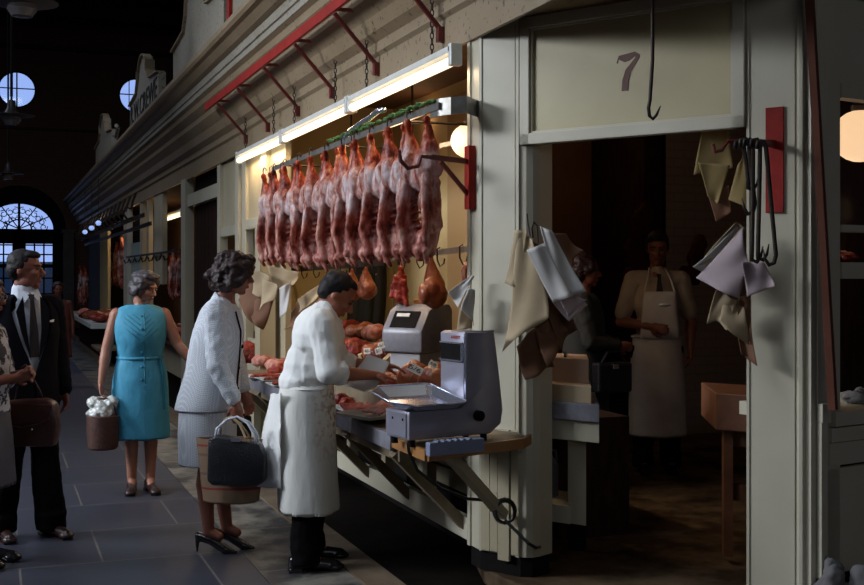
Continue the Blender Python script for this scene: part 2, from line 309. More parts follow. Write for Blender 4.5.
# ------------------------------------------------------------------ mesh builder
class MB:
    def __init__(s): s.v = []; s.f = []
    def add(s, vs, fs):
        o = len(s.v); s.v += [Vector(v) for v in vs]; s.f += [tuple(i+o for i in f) for f in fs]; return s
    def box(s, a, b):
        x0, y0, z0 = a; x1, y1, z1 = b
        return s.add([(x0,y0,z0),(x1,y0,z0),(x1,y1,z0),(x0,y1,z0),(x0,y0,z1),(x1,y0,z1),(x1,y1,z1),(x0,y1,z1)],
                     [(0,3,2,1),(4,5,6,7),(0,1,5,4),(1,2,6,5),(2,3,7,6),(3,0,4,7)])
    def prism(s, poly, z0, z1):            # poly: list of (x, y)
        n = len(poly)
        vs = [(x,y,z0) for x,y in poly]+[(x,y,z1) for x,y in poly]
        return s.add(vs, [tuple(reversed(range(n))), tuple(range(n,2*n))]+[(i,(i+1)%n,(i+1)%n+n,i+n) for i in range(n)])
    def plate(s, pts, t):                  # thick plate: 3D outline and thickness vector
        n = len(pts); t = Vector(t)
        vs = [Vector(p) for p in pts]+[Vector(p)+t for p in pts]
        return s.add(vs, [tuple(reversed(range(n))), tuple(range(n,2*n))]+[(i,(i+1)%n,(i+1)%n+n,i+n) for i in range(n)])
    def beam(s, p, q, w, h, up=(0,0,1)):
        p = Vector(p); q = Vector(q); d = (q-p).normalized(); u = Vector(up)
        sd = d.cross(u)
        if sd.length < 1e-4: sd = d.cross(Vector((0,1,0)))
        sd.normalize(); u = sd.cross(d).normalized()
        a, b = sd*w/2, u*h/2
        vs = [p-a-b,p+a-b,p+a+b,p-a+b,q-a-b,q+a-b,q+a+b,q-a+b]
        return s.add(vs, [(0,3,2,1),(4,5,6,7),(0,1,5,4),(1,2,6,5),(2,3,7,6),(3,0,4,7)])
    def tube(s, pts, r, n=8, closed=False, flat=1.0):
        pts = [Vector(p) for p in pts]; m = len(pts); vs = []; fs = []
        up = None
        for i, p in enumerate(pts):
            if closed: d = pts[(i+1)%m]-pts[i-1]
            else: d = pts[min(i+1,m-1)]-pts[max(i-1,0)]
            d.normalize()
            if up is None:
                up = Vector((0,0,1)) if abs(d.z) < .9 else Vector((1,0,0))
            a = d.cross(up)
            if a.length < 1e-4: a = d.cross(Vector((.3,.8,.1)))
            a.normalize(); b = a.cross(d).normalized(); up = b
            rr = r[i] if isinstance(r, (list, tuple)) else r
            for k in range(n):
                t = 2*math.pi*k/n; vs.append(p+a*math.cos(t)*rr+b*math.sin(t)*rr*flat)
        for i in range(m if closed else m-1):
            j = (i+1)%m
            for k in range(n): fs.append((i*n+k, i*n+(k+1)%n, j*n+(k+1)%n, j*n+k))
        if not closed: fs += [tuple(reversed(range(n))), tuple(range((m-1)*n, m*n))]
        return s.add(vs, fs)
    def lathe(s, prof, c, n=20, axis=None):   # prof: list (r, z)
        c = Vector(c); vs = []; fs = []
        for r, z in prof:
            for k in range(n):
                t = 2*math.pi*k/n; p = Vector((r*math.cos(t), r*math.sin(t), z))
                if axis is not None: p = axis @ p
                vs.append(c+p)
        for i in range(len(prof)-1):
            for k in range(n): fs.append((i*n+k, i*n+(k+1)%n, (i+1)*n+(k+1)%n, (i+1)*n+k))
        fs += [tuple(reversed(range(n))), tuple(range((len(prof)-1)*n, len(prof)*n))]
        return s.add(vs, fs)
    def ell(s, c, r, rot=None, nu=14, nv=9):
        if not isinstance(r, (tuple, list)): r = (r, r, r)
        c = Vector(c); vs = []; fs = []
        def T(p):
            p = Vector((p[0]*r[0], p[1]*r[1], p[2]*r[2])); return c+(rot @ p if rot else p)
        vs.append(T((0,0,-1)))
        for i in range(1, nv):
            a = -math.pi/2+math.pi*i/nv
            for k in range(nu):
                t = 2*math.pi*k/nu; vs.append(T((math.cos(a)*math.cos(t), math.cos(a)*math.sin(t), math.sin(a))))
        vs.append(T((0,0,1))); L = len(vs)-1
        for k in range(nu): fs.append((0, 1+(k+1)%nu, 1+k))
        for i in range(nv-2):
            for k in range(nu):
                a = 1+i*nu+k; b = 1+i*nu+(k+1)%nu; fs.append((a, b, b+nu, a+nu))
        for k in range(nu): fs.append((L, 1+(nv-2)*nu+k, 1+(nv-2)*nu+(k+1)%nu))
        return s.add(vs, fs)
    def cap(s, p, r0, q, r1, n=12):         # tapered capsule
        p = Vector(p); q = Vector(q); d = (q-p); L = d.length
        d.normalize(); pts = []; rs = []
        for k in range(4): a = math.pi/2*(k+.35)/4.35; pts.append(p-d*r0*math.cos(a)); rs.append(r0*math.sin(a))
        pts += [p, q]; rs += [r0, r1]
        for k in range(4): a = math.pi/2*(1-(k+1-.35)/4.35*1.0); pts.append(q+d*r1*math.cos(a)); rs.append(r1*math.sin(a))
        return s.tube(pts, rs, n)
    def loft(s, rings, n=28, close=True, cap=False, fold=0, fk=7, a0=0, a1=2*math.pi, ph=0, pw=1.0, foldz=None):
        """rings: (cx, cy, z, rx, ry) ; open when a0/a1 do not close; may give per-ring start gap as 6th item"""
        vs = []; fs = []; m = len(rings); full = abs((a1-a0)-2*math.pi) < 1e-6 and len(rings[0]) < 6
        N = n if full else n+1
        for i, rg in enumerate(rings):
            cx, cy, z, rx, ry = rg[:5]
            b0, b1 = (a0, a1) if len(rg) < 6 else (rg[5], 2*math.pi-rg[5])
            fo = fold*(i/(m-1))**pw if m > 1 else fold
            for k in range(N):
                t = b0+(b1-b0)*k/n
                w = 1+fo*(math.sin(fk*t+ph)+.5*math.sin((fk*1.7)*t+1.3+ph)*(1 if not full else 0)+.4*math.sin(3*t+ph*2))
                vs.append((cx+rx*w*math.cos(t), cy+ry*w*math.sin(t), z))
        for i in range(m-1):
            for k in range(N if full else N-1): fs.append((i*N+k, i*N+(k+1)%N, (i+1)*N+(k+1)%N, (i+1)*N+k))
        if cap: fs += [tuple(reversed(range(N))), tuple(range((m-1)*N, m*N))]
        return s.add(vs, fs)
    def sheet(s, fn, nu, nv):               # fn(u, v) -> point
        vs = [fn(i/nu, j/nv) for j in range(nv+1) for i in range(nu+1)]
        fs = [(j*(nu+1)+i, j*(nu+1)+i+1, (j+1)*(nu+1)+i+1, (j+1)*(nu+1)+i) for j in range(nv) for i in range(nu)]
        return s.add(vs, fs)
    def xf(s, mtx, start=0):
        for i in range(start, len(s.v)): s.v[i] = mtx @ s.v[i]
        return s
    def build(s, name, m, parent=None, smooth=False, bevel=0, remesh=0, sm=0, disp=0, dscale=8, local=False, thick=0, origin=None, sub=0, offset=-1):
        me = bpy.data.meshes.new(name); vs = s.v
        if parent is not None:
            if not local:
                inv = MATS[parent.name].inverted(); vs = [inv @ v for v in vs]
            W = MATS[parent.name].copy()
        else:
            if origin is None:
                xs = [v.x for v in vs]; ys = [v.y for v in vs]; zs = [v.z for v in vs]
                o = Vector(((min(xs)+max(xs))/2, (min(ys)+max(ys))/2, min(zs)))
            else: o = Vector(origin)
            vs = [v-o for v in vs]; W = Matrix.Translation(o)
        me.from_pydata([tuple(v) for v in vs], [], s.f); me.update()
        bm = bmesh.new(); bm.from_mesh(me)
        if not thick: bmesh.ops.recalc_face_normals(bm, faces=bm.faces)
        bm.to_mesh(me); bm.free()
        ob = bpy.data.objects.new(name, me); COL.objects.link(ob)
        if thick:
            q = ob.modifiers.new('t', 'SOLIDIFY'); q.thickness = thick; q.offset = offset
        if remesh:
            q = ob.modifiers.new('r', 'REMESH'); q.mode = 'VOXEL'; q.voxel_size = remesh
        if sub:
            q = ob.modifiers.new('s', 'SUBSURF'); q.levels = q.render_levels = sub
        if sm:
            q = ob.modifiers.new('c', 'SMOOTH'); q.factor = .5; q.iterations = sm
        if bevel:
            q = ob.modifiers.new('b', 'BEVEL'); q.width = bevel; q.segments = 2; q.limit_method = 'ANGLE'
        if ob.modifiers:
            dg = bpy.context.evaluated_depsgraph_get()
            nm = bpy.data.meshes.new_from_object(ob.evaluated_get(dg)); ob.modifiers.clear(); ob.data = nm; bpy.data.meshes.remove(me); me = nm; me.name = name
        if disp:
            nr = [v.normal.copy() for v in me.vertices]
            for v, nn in zip(me.vertices, nr):
                v.co += nn*disp*noise.fractal(v.co*dscale+Vector((3.1, 1.7, len(name))), 1.0, 2.0, 3)
            me.update()
        me.materials.clear(); me.materials.append(m)
        if smooth:
            for p in me.polygons: p.use_smooth = True
            if smooth == 'auto':
                me.set_sharp_from_angle(angle=math.radians(35))
        if parent is not None: ob.parent = parent
        else: ob.location = W.translation
        MATS[ob.name] = W
        return ob

def tag(o, label, cat, group=None, kind=None):
    if label: o['label'] = label
    if cat: o['category'] = cat
    if group: o['group'] = group
    if kind: o['kind'] = kind
    return o
def struct(o, label=None):
    o['kind'] = 'structure'
    if label: o['label'] = label
    return o
def thing(name, label, cat, loc, rz=0, group=None):
    o = bpy.data.objects.new(name, None); COL.objects.link(o); o.location = loc; o.rotation_euler = (0, 0, rz)
    o.empty_display_size = .1
    MATS[o.name] = Matrix.Translation(Vector(loc)) @ Matrix.Rotation(rz, 4, 'Z')
    return tag(o, label, cat, group)
def sthing(name, label, loc=(0,0,0)):
    o = bpy.data.objects.new(name, None); COL.objects.link(o); o.location = loc
    MATS[o.name] = Matrix.Translation(Vector(loc)); o['kind'] = 'structure'; o['label'] = label; return o
def copy_tree(o, parent=None, loc=None, rz=None, label=None):
    c = o.copy(); COL.objects.link(c)
    if parent is not None: c.parent = parent
    for ch in list(o.children): copy_tree(ch, c)
    if loc is not None: c.location = loc
    if rz is not None: c.rotation_euler[2] = rz
    if label: c['label'] = label
    MATS[c.name] = Matrix.Translation(c.location) @ Matrix.Rotation(c.rotation_euler[2], 4, 'Z')
    return c
def text_mesh(s, size, extr=.002):
    cu = bpy.data.curves.new('t', 'FONT'); cu.body = s; cu.size = size; cu.extrude = extr; cu.align_x = 'CENTER'; cu.align_y = 'CENTER'
    ob = bpy.data.objects.new('t', cu); COL.objects.link(ob)
    dg = bpy.context.evaluated_depsgraph_get(); me = bpy.data.meshes.new_from_object(ob.evaluated_get(dg))
    vs = [v.co.copy() for v in me.vertices]; fs = [tuple(p.vertices) for p in me.polygons]
    bpy.data.objects.remove(ob); bpy.data.meshes.remove(me); bpy.data.curves.remove(cu)
    return vs, fs
def frame(xd, zd):      # rotation with local x -> xd, local z -> zd
    x = Vector(xd).normalized(); z = Vector(zd); z = (z-x*z.dot(x)).normalized(); y = z.cross(x)
    return Matrix((x, y, z)).transposed()
# ------------------------------------------------------------------ camera, world, light
cam = bpy.data.cameras.new('camera'); co = bpy.data.objects.new('camera', cam); COL.objects.link(co); SC.camera = co
cam.sensor_width = 36; cam.lens = F/864*36; cam.shift_y = -18.5/864; cam.clip_end = 200
co.location = (0, 0, CAMZ); co.rotation_euler = (math.pi/2, 0, -YAW)
w = bpy.data.worlds.new('sky'); SC.world = w; w.use_nodes = True
w.node_tree.nodes['Background'].inputs[0].default_value = (.40, .55, 1.0, 1); w.node_tree.nodes['Background'].inputs[1].default_value = .95
SC.view_settings.view_transform = 'Standard'; SC.view_settings.look = 'None'; SC.view_settings.gamma = 1; SC.view_settings.exposure = .12
try: SC.view_settings.use_curve_mapping = False
except Exception: pass
SC.cycles.max_bounces = 8; SC.cycles.sample_clamp_indirect = 4; SC.cycles.caustics_reflective = False; SC.cycles.caustics_refractive = False
def area(name, loc, size, target, power, col, sy=None):
    l = bpy.data.lights.new(name, 'AREA'); l.energy = power; l.color = col; l.size = size
    if sy: l.shape = 'RECTANGLE'; l.size_y = sy
    o = bpy.data.objects.new(name, l); COL.objects.link(o); o.location = loc
    d = Vector(target)-Vector(loc); o.rotation_euler = d.to_track_quat('-Z', 'Y').to_euler(); return o
def bulb(name, loc, power, col, r=.1):
    l = bpy.data.lights.new(name, 'POINT'); l.energy = power; l.color = col; l.shadow_soft_size = r
    o = bpy.data.objects.new(name, l); COL.objects.link(o); o.location = loc; return o
area('skylight_daylight', (-3.0, 5.0, 8.5), 3.2, (-1.0, 5.6, 0), 300, (.76, .86, 1.0), 6)  # assumed daylight from above, unseen; the roof is solid, no skylight is built
area('side_window_daylight', (-8.7, 8.6, 5.4), 5, (2.3, 7.3, 1.1), 165, (.84, .90, 1.0), 2.6).data.spread = math.radians(54)  # added unseen side light, spread narrowed onto the stall front
area('entrance_daylight', (0, -5.5, 4.0), 5, (2.5, 5, 1.5), 60, (.80, .88, 1.0), 3)  # added fill from behind the camera, no opening there
wl_ = sthing('window_5', 'row of high side windows in the left wall', (-8.95, 8.6, 4.2))  # added panes and bars around the side light; the wall stays solid
MB().box((-8.98,5,4.2),(-8.96,12,7.0)).build('glass_panes', M['glass'], wl_)
mb = MB()
for k in range(8): mb.box((-8.99,4.95+k,4.25),(-8.92,5.05+k,7.05))
for z in (4.25, 5.6, 6.97): mb.box((-8.99,5,z),(-8.92,12,z+.08))
mb.build('window_frame', M['black'], wl_)
area('skylight_daylight_far', (-3.2, 18.0, 8.5), 2.0, (-2.2, 18, 0), 420, (.74, .82, 1.0), 14)  # added unseen light to brighten the far hall; no roof opening above it

# ------------------------------------------------------------------ frontage geometry
X0 = 2.28
E = Vector((.530, -.848, 0)); NI = Vector((.848, .530, 0))       # along the canted doorway, and inwards
C0 = Vector((X0, 5.36, 0))
def dp(s, o=0, z=0):                                           # point on the doorway plane: s along, o inwards
    p = C0+E*s+NI*o; return Vector((p.x, p.y, z))
def ds(px):
    t = (px-432)/F; return (5.82*t-.238)/(.7955+.606*t)
C1 = dp(1.68)
RA = math.radians(78); RD = Vector((math.sin(RA), math.cos(RA), 0)); RN = Vector((-RD.y, RD.x, 0))
def rp(s, o=0, z=0):
    p = C1+RD*s+RN*o; return Vector((p.x, p.y, z))
FCORN = C1-RD*((C1.x-X0)/RD.x)                                 # where frontage line meets the right-hand front
def xy(v): return (v.x, v.y)
YE = 35.0

# ------------------------------------------------------------------ hall shell
struct(MB().add([(-9,-6,0),(1.30,-6,0),(1.30,YE,0),(-9,YE,0),(-9,-6,-.05),(1.30,-6,-.05),(1.30,YE,-.05),(-9,YE,-.05)],
       [(0,1,2,3),(7,6,5,4),(0,4,5,1),(1,5,6,2),(2,6,7,3),(3,7,4,0)]).build('floor', M['flags'], origin=(0,0,0)), 'blue-grey flagstone paving of the market aisle')
struct(MB().box((1.305,-6,-.05),(1.74,YE,0)).build('floor', M['flags2'], origin=(0,0,0)), 'dirt-whitened row of flagstones beside the stalls')
struct(MB().box((1.743,3.75,-.05),(1.93,YE,.010)).build('floor', M['kerb'], origin=(0,0,0)), 'brown dirty strip along the paving edge')
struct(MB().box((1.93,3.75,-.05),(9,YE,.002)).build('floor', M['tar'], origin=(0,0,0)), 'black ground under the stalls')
struct(MB().box((1.743,-6,-.05),(10,3.745,-.004)).build('floor', M['flags2'], origin=(0,0,0)), 'flagstones of the crossing aisle')
step = [xy(dp(.0,.04)), xy(dp(.16,-.05)), xy(dp(.4,-.14)), xy(dp(1.9,-.14)), xy(rp(4,-.05)), (9,12.5), (2.95,12.5), (2.95,5.9), (2.42,5.75)]
struct(MB().prism(step, 0, .08).build('floor', M['step'], bevel=.01, origin=(0,0,0)), 'worn concrete floor of the corner shop')
struct(MB().box((-9.2,-6,0),(-9,YE,9)).build('wall_left', M['hallbrick'], origin=(0,0,0)))
struct(MB().box((-9.2,-6.2,0),(11,-6,9)).build('wall_back', M['hallbrick'], origin=(0,0,0)))
struct(MB().box((11,-6.2,0),(11.2,YE,9)).build('wall_right', M['hallbrick'], origin=(0,0,0)))
struct(MB().box((-9.2,-6.2,9),(11.2,YE+.4,9.2)).build('ceiling', M['roofwood'], origin=(0,0,0)))
for i in range(9):
    y = 1+i*4.0
    struct(MB().box((-9,y,8.6),(11,y+.22,9)).beam((-9,y+.1,7.6),(-3,y+.1,8.7),.15,.2).build('trim_%d' % (20+i), M['roofwood'], origin=(0,0,0)), 'dark timber roof truss')
struct(MB().box((-9,YE-.12,8.0),(11,YE,8.12)).box((-9,YE-.1,5.7),(11,YE,5.76)).build('trim_30', M['roofwood'], origin=(0,0,0)), 'dark ledge on the end wall')

# end wall with arched doorway and two round windows (real openings)
AX = .64; AR = 1.28; ASP = 4.1-AR      # arch centre, radius, springing
RWN = [(.58, 6.84, .53), (3.92, 6.84, .53), (-2.7, 6.84, .53)]
def cut(ob, cutters):
    for c in cutters:
        q = ob.modifiers.new('b', 'BOOLEAN'); q.operation = 'DIFFERENCE'; q.solver = 'EXACT'; q.object = c
    dg = bpy.context.evaluated_depsgraph_get(); nm = bpy.data.meshes.new_from_object(ob.evaluated_get(dg))
    ob.modifiers.clear(); ob.data = nm
    for c in cutters: bpy.data.objects.remove(c)
wl = MB().box((-9,YE,0),(11,YE+.35,9)).build('wall_end', M['hallbrick'], origin=(0,0,0))
cs = []
def arch_poly(cx, r, sp, z0, n=24):
    return [(cx-r, z0), (cx+r, z0)]+[(cx+r*math.cos(math.pi*k/n), sp+r*math.sin(math.pi*k/n)) for k in range(n+1)]
def xzplate(mb, poly, y0, dy): return mb.plate([(x, y0, z) for x, z in poly], (0, dy, 0))
cs.append(xzplate(MB(), arch_poly(AX, AR, ASP, -.2), YE-.2, .8).build('cut', M['black']))
for cx, cz, r in RWN:
    cs.append(xzplate(MB(), [(cx+r*math.cos(2*math.pi*k/32), cz+r*math.sin(2*math.pi*k/32)) for k in range(32)], YE-.2, .8).build('cut', M['black']))
cut(wl, cs); struct(wl, 'dark brick end wall of the market hall')
# arched doorway: dark frame, fanlight scrollwork, two glazed leaves
dw = sthing('door_1', 'arched glazed entrance door with scrollwork fanlight', (AX, YE+.1, 0))
yd = YE+.12
fz = ASP+.04; fr = .93                                           # fanlight base and radius
n = 24
outer = [(AX+(AR+.12)*math.cos(math.pi*k/n), ASP+(AR+.12)*math.sin(math.pi*k/n)) for k in range(n+1)]
inner = [(AX+fr*math.cos(math.pi*k/n), fz+.0+fr*.62/1*math.sin(math.pi*k/n)*1.25) for k in range(n+1)]
mb = MB()
for k in range(n):
    xzplate(mb, [outer[k], outer[k+1], inner[k+1], inner[k]], yd-.04, .10)
mb.box((AX-AR,yd-.04,fz-.42),(AX+AR,yd+.06,fz)); mb.box((AX-AR,yd-.04,0),(AX-fr,yd+.06,fz)); mb.box((AX+fr,yd-.04,0),(AX+AR,yd+.06,fz))
mb.box((AX-.16,yd-.04,0),(AX+.16,yd+.06,fz)); mb.box((AX-fr,yd-.04,0),(AX+fr,yd+.06,.9))
mb.build('door_frame', M['black'], dw)
mb = MB()
for a in (30, 60, 90, 120, 150):
    a = math.radians(a); mb.tube([(AX, yd, fz), (AX+fr*math.cos(a), yd, fz+fr*.775*math.sin(a))], .018 if abs(a-math.pi/2) > .1 else .04, 6)
for a in (15, 45, 75, 105, 135, 165):
    for rr, q in ((.72, .11), (.42, .07)):
        ar = math.radians(a); c = Vector((AX+rr*fr*math.cos(ar), yd, fz+rr*fr*.775*math.sin(ar)))
        for sgn in (1, -1):
            pts = []
            for k in range(14):
                t = k/13*2.3*math.pi; r = q*(1-.6*k/13); off = Vector((math.cos(ar+math.pi/2), 0, math.sin(ar+math.pi/2)))*sgn*q*.7
                pts.append(c+off+Vector((r*math.cos(sgn*t+ar), 0, r*math.sin(sgn*t+ar))))
            mb.tube(pts, .013, 5)
mb.tube([(AX+.33*math.cos(math.pi*k/14), yd, fz+.27*math.sin(math.pi*k/14)) for k in range(15)], .02, 6)
mb.build('fanlight_scrollwork', M['iron'], dw)
mb = MB()
for sx in (-1, 1):
    a, b = AX+sx*.16, AX+sx*fr; x0, x1 = min(a, b), max(a, b)
    for k in range(4): x = x0+(x1-x0)*k/3; mb.box((x-.022,yd-.02,.9),(x+.022,yd+.03,fz-.4))
    for z in (1.0, 1.45, 1.83, 2.13, 2.40): mb.box((x0,yd-.02,z-(.08 if z in (1.83, 1.0) else .02)),(x1,yd+.03,z+.02))
mb.build('glazing_bars', M['black'], dw)
mb = MB().box((AX-AR,yd+.01,.9),(AX+AR,yd+.02,4.05)); mb.build('glass_panes', M['glass'], dw)
for i, (cx, cz, r) in enumerate(RWN):
    wn = sthing('window_%d' % (i+1), ['round window with glazing bars high in the end wall, left', 'round window half hidden behind the lettered gable sign', 'round window high in the end wall beyond the frame'][i], (cx, YE+.1, cz-r))
    mb = MB().tube([(cx+r*math.cos(2*math.pi*k/32), YE+.1, cz+r*math.sin(2*math.pi*k/32)) for k in range(32)], .05, 8, closed=True)
    mb.build('window_frame', M['black'], wn, smooth=True)
    mb = MB()
    for dx in (-.22,): mb.box((cx+dx-.012,YE+.09,cz-r*.9),(cx+dx+.012,YE+.12,cz+r*.9))
    mb.box((cx-.02,YE+.09,cz-r),(cx+.02,YE+.12,cz+r)); mb.box((cx-r,YE+.09,cz+.02),(cx+r,YE+.12,cz+.05))
    mb.build('glazing_bars', M['iron'], wn)
    MB().plate([(cx+r*math.cos(2*math.pi*k/24), YE+.13, cz+r*math.sin(2*math.pi*k/24)) for k in range(24)], (0,.01,0)).build('glass_panes', M['glass'], wn)
# buildings across the street, seen through the door
struct(MB().box((-20,YE+8,0),(20,YE+9,2.0)).build('wall_street', mat('street_wall', (.04,.14,.2), (.10,.14,.22), 2, .8), origin=(0,0,0)), 'street wall beyond the entrance')
struct(MB().box((-20,YE+.36,-.1),(20,YE+8,0)).build('floor', M['kerb'], origin=(0,0,0)), 'street beyond the entrance')
struct(MB().box((1.83,YE-.3,0),(2.12,YE,2.75)).box((1.79,YE-.34,2.75),(2.16,YE,2.85)).build('trim_1', M['stonewall'], origin=(0,0,0)), 'grey pilaster right of the arched entrance')

# ------------------------------------------------------------------ cornice over the stalls
prof = [(0,2.76),(.02,2.76),(.02,2.94),(.045,2.96),(.045,3.02),(.10,3.06),(.13,3.14),(.20,3.22),(.205,3.27),(.27,3.33),(.28,3.38),(.315,3.40),(.315,3.455),(.33,3.46),(.33,3.53),(.37,3.55),(.42,3.60),(.46,3.61),(.48,3.635),(.48,3.68),(0,3.70)]
def sweep(prof_part, name, m):
    path = [Vector((X0, YE-.4, 0)), Vector((X0, FCORN.y, 0)), FCORN+RD*6.5]
    outs = [Vector((-1,0,0)), None, -RN]
    b = (outs[0]+outs[2]).normalized(); outs[1] = b/b.dot(outs[0])
    mb = MB(); n = len(prof_part); vs = [p+o*q+Vector((0,0,z)) for p, o in zip(path, outs) for q, z in prof_part]
    fs = [(i*n+k, i*n+(k+1)%n, (i+1)*n+(k+1)%n, (i+1)*n+k) for i in range(2) for k in range(n)]
    fs += [tuple(range(n)), tuple(reversed(range(2*n, 3*n)))]
    return mb.add(vs, fs).build(name, m, origin=(0,0,0))
struct(sweep(prof[:12]+[(.0,3.40)], 'trim_2', M['cornice']), 'moulded fascia and cove over the stall fronts')
struct(sweep([(0,3.405)]+[(.315,3.405)]+prof[12:15]+[(0,3.53)], 'trim_3', M['crown']), 'flaking white band of the cornice')
struct(sweep([(0,3.535),(.33,3.535)]+prof[15:], 'trim_4', M['cornice']), 'brown crown moulding of the cornice')
# soffit over the canted doorway, stall ceiling and roof
struct(MB().prism([(X0+.001,5.50),(X0+.001,FCORN.y), xy(rp(0,.02)), xy(dp(1.45,.3)), xy(dp(.2,.3))], 2.83, 2.86).build('ceiling', M['cornice'], origin=(0,0,0)), 'painted soffit over the doorway')
struct(MB().prism([(X0+.02,YE-.5),(X0+.02,FCORN.y+.05), xy(rp(6,.05)),(10.8,YE-.5)], 3.12, 3.16).build('ceiling', M['ceilwood'], origin=(0,0,0)), 'boarded ceiling inside the stalls')
# interior walls
struct(MB().box((2.5,10.3,.0),(5.62,10.4,3.12)).build('wall_inner', M['interior'], origin=(0,0,0)), 'cream back wall of the corner stall')
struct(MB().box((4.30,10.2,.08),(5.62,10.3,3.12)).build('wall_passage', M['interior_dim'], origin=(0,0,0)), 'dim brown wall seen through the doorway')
struct(MB().box((5.55,9.2,.08),(5.78,10.4,3.12)).build('trim_5', M['darkwood'], origin=(0,0,0)), 'dark post inside the shop')
struct(MB().box((5.74,9.2,.08),(9.0,9.35,3.12)).build('wall_brick', M['whitebrick'], origin=(0,0,0)), 'whitewashed brick wall inside the shop')
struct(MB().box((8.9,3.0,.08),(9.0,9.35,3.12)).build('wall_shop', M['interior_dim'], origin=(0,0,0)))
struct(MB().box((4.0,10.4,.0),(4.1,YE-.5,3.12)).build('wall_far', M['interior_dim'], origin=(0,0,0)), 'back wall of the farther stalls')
struct(MB().box((3.50,7.35,.0),(3.58,10.3,3.12)).build('wall_partition', M['interior'], origin=(0,0,0)), 'cream partition between the meat stall and the shop passage')  # put in to block the stall lamp from the aproned man
# ------------------------------------------------------------------ corner column
poly = [(X0,5.495),(X0,5.36), xy(dp(.245)), xy(dp(.275,.006)), xy(dp(.30,.03)), xy(dp(.315,.07)), xy(dp(.325,.17)), (2.47,5.495)]
struct(MB().prism(poly, .18, 2.83).build('trim_6', M['cream'], bevel=.003, origin=(0,0,0)), 'pale painted corner column left of the doorway')
struct(MB().prism([(X0+.01,5.49),(X0+.01,5.37), xy(dp(.24,.01)), xy(dp(.29,.04)), xy(dp(.315,.16)), (2.46,5.49)], .08, .18).build('baseboard_corner', M['black'], origin=(0,0,0)))
mb = MB()
for s0, s1, o in ((.003,.018,.006),(.212,.216,.004),(.226,.243,.012)):
    mb.prism([xy(dp(s0)), xy(dp(s0,-o)), xy(dp(s1,-o)), xy(dp(s1))], .18, 2.83)
mb.prism([(X0,5.495),(X0-.01,5.495),(X0-.01,5.46),(X0,5.46)], .18, 2.8)
struct(mb.build('trim_7', M['cream'], origin=(0,0,0)), 'thin beads on the corner column')
# lower planked casing of the column with hanging strap
mb = MB()
for a, b in ((.02,.07),(.074,.118),(.20,.24)):
    mb.prism([xy(dp(a)), xy(dp(a,-.014)), xy(dp(b,-.014)), xy(dp(b))], .19, .80)
mb.prism([xy(dp(.125)), xy(dp(.125,-.02)), xy(dp(.19,-.02)), xy(dp(.19))], .155, .80)
struct(mb.build('trim_8', M['cream2'], origin=(0,0,0)), 'planked casing at the foot of the corner column')
# sign board with the stall number
sg = thing('number_board', 'cream board with a brown 7 above the corner shop doorway', 'sign', dp(.83,0,2.20), 0)
s0, s1 = .252, 1.398
mb = MB()
def dbox(mb, a, b, z0, z1, o0, o1): return mb.prism([xy(dp(a,o0)), xy(dp(a,o1)), xy(dp(b,o1)), xy(dp(b,o0))], z0, z1)
for a, b, z0, z1 in ((s0,s0+.055,2.20,2.82),(s1-.055,s1,2.20,2.82),(s0,s1,2.20,2.255),(s0,s1,2.765,2.82)): dbox(mb, a, b, z0, z1, -.02, .03)
for a, b, z0, z1 in ((s0+.055,s0+.067,2.25,2.77),(s1-.067,s1-.055,2.25,2.77),(s0+.06,s1-.06,2.252,2.264),(s0+.06,s1-.06,2.755,2.767)): dbox(mb, a, b, z0, z1, -.008, .03)
mb.build('frame', M['cream'], sg, bevel=.004)
dbox(MB(), s0+.05, s1-.05, 2.25, 2.77, .008, .028).build('panel', M['sign'], sg)
seven = [(0,.80),(.10,1.0),(.78,1.06),(.98,.97),(.99,.90),(.62,.52),(.52,.25),(.50,0),(.22,0),(.25,.30),(.38,.58),(.80,.90),(.78,.93),(.55,.83),(.35,.80),(.18,.86),(.10,.90),(.06,.78)]
sc, zc = ds(627.5), 2.50
mb = MB().plate([dp(sc+(x-.5)*.122, .009, zc-.085+z*.165) for x, z in seven], NI*-.003)
mb.build('numeral', M['marker'], sg)
# right-hand pillar
mb = MB()
dbox(mb, 1.403, 1.62, .18, 2.84, 0, .16)
mb.prism([xy(dp(1.62)), xy(dp(1.635,-.012)), xy(dp(1.648,-.012)), xy(dp(1.655,.004)), xy(dp(1.67,.004)), xy(dp(1.68,.0)), xy(rp(.03,.0)), xy(rp(.03,.16)), xy(dp(1.62,.16))], .18, 2.84)
struct(mb.build('trim_9', M['cream'], origin=(0,0,0)), 'pale painted pillar right of the doorway')
mb = MB(); dbox(mb, 1.403, 1.415, .18, 2.84, -.006, 0); dbox(mb, 1.607, 1.613, .18, 2.84, -.005, 0)
struct(mb.build('trim_10', M['cream'], origin=(0,0,0)), 'edge beads of the right pillar')
mb = MB(); dbox(mb, 1.41, 1.66, .08, .18, .01, .15); struct(mb.build('baseboard_right', M['black'], origin=(0,0,0)))

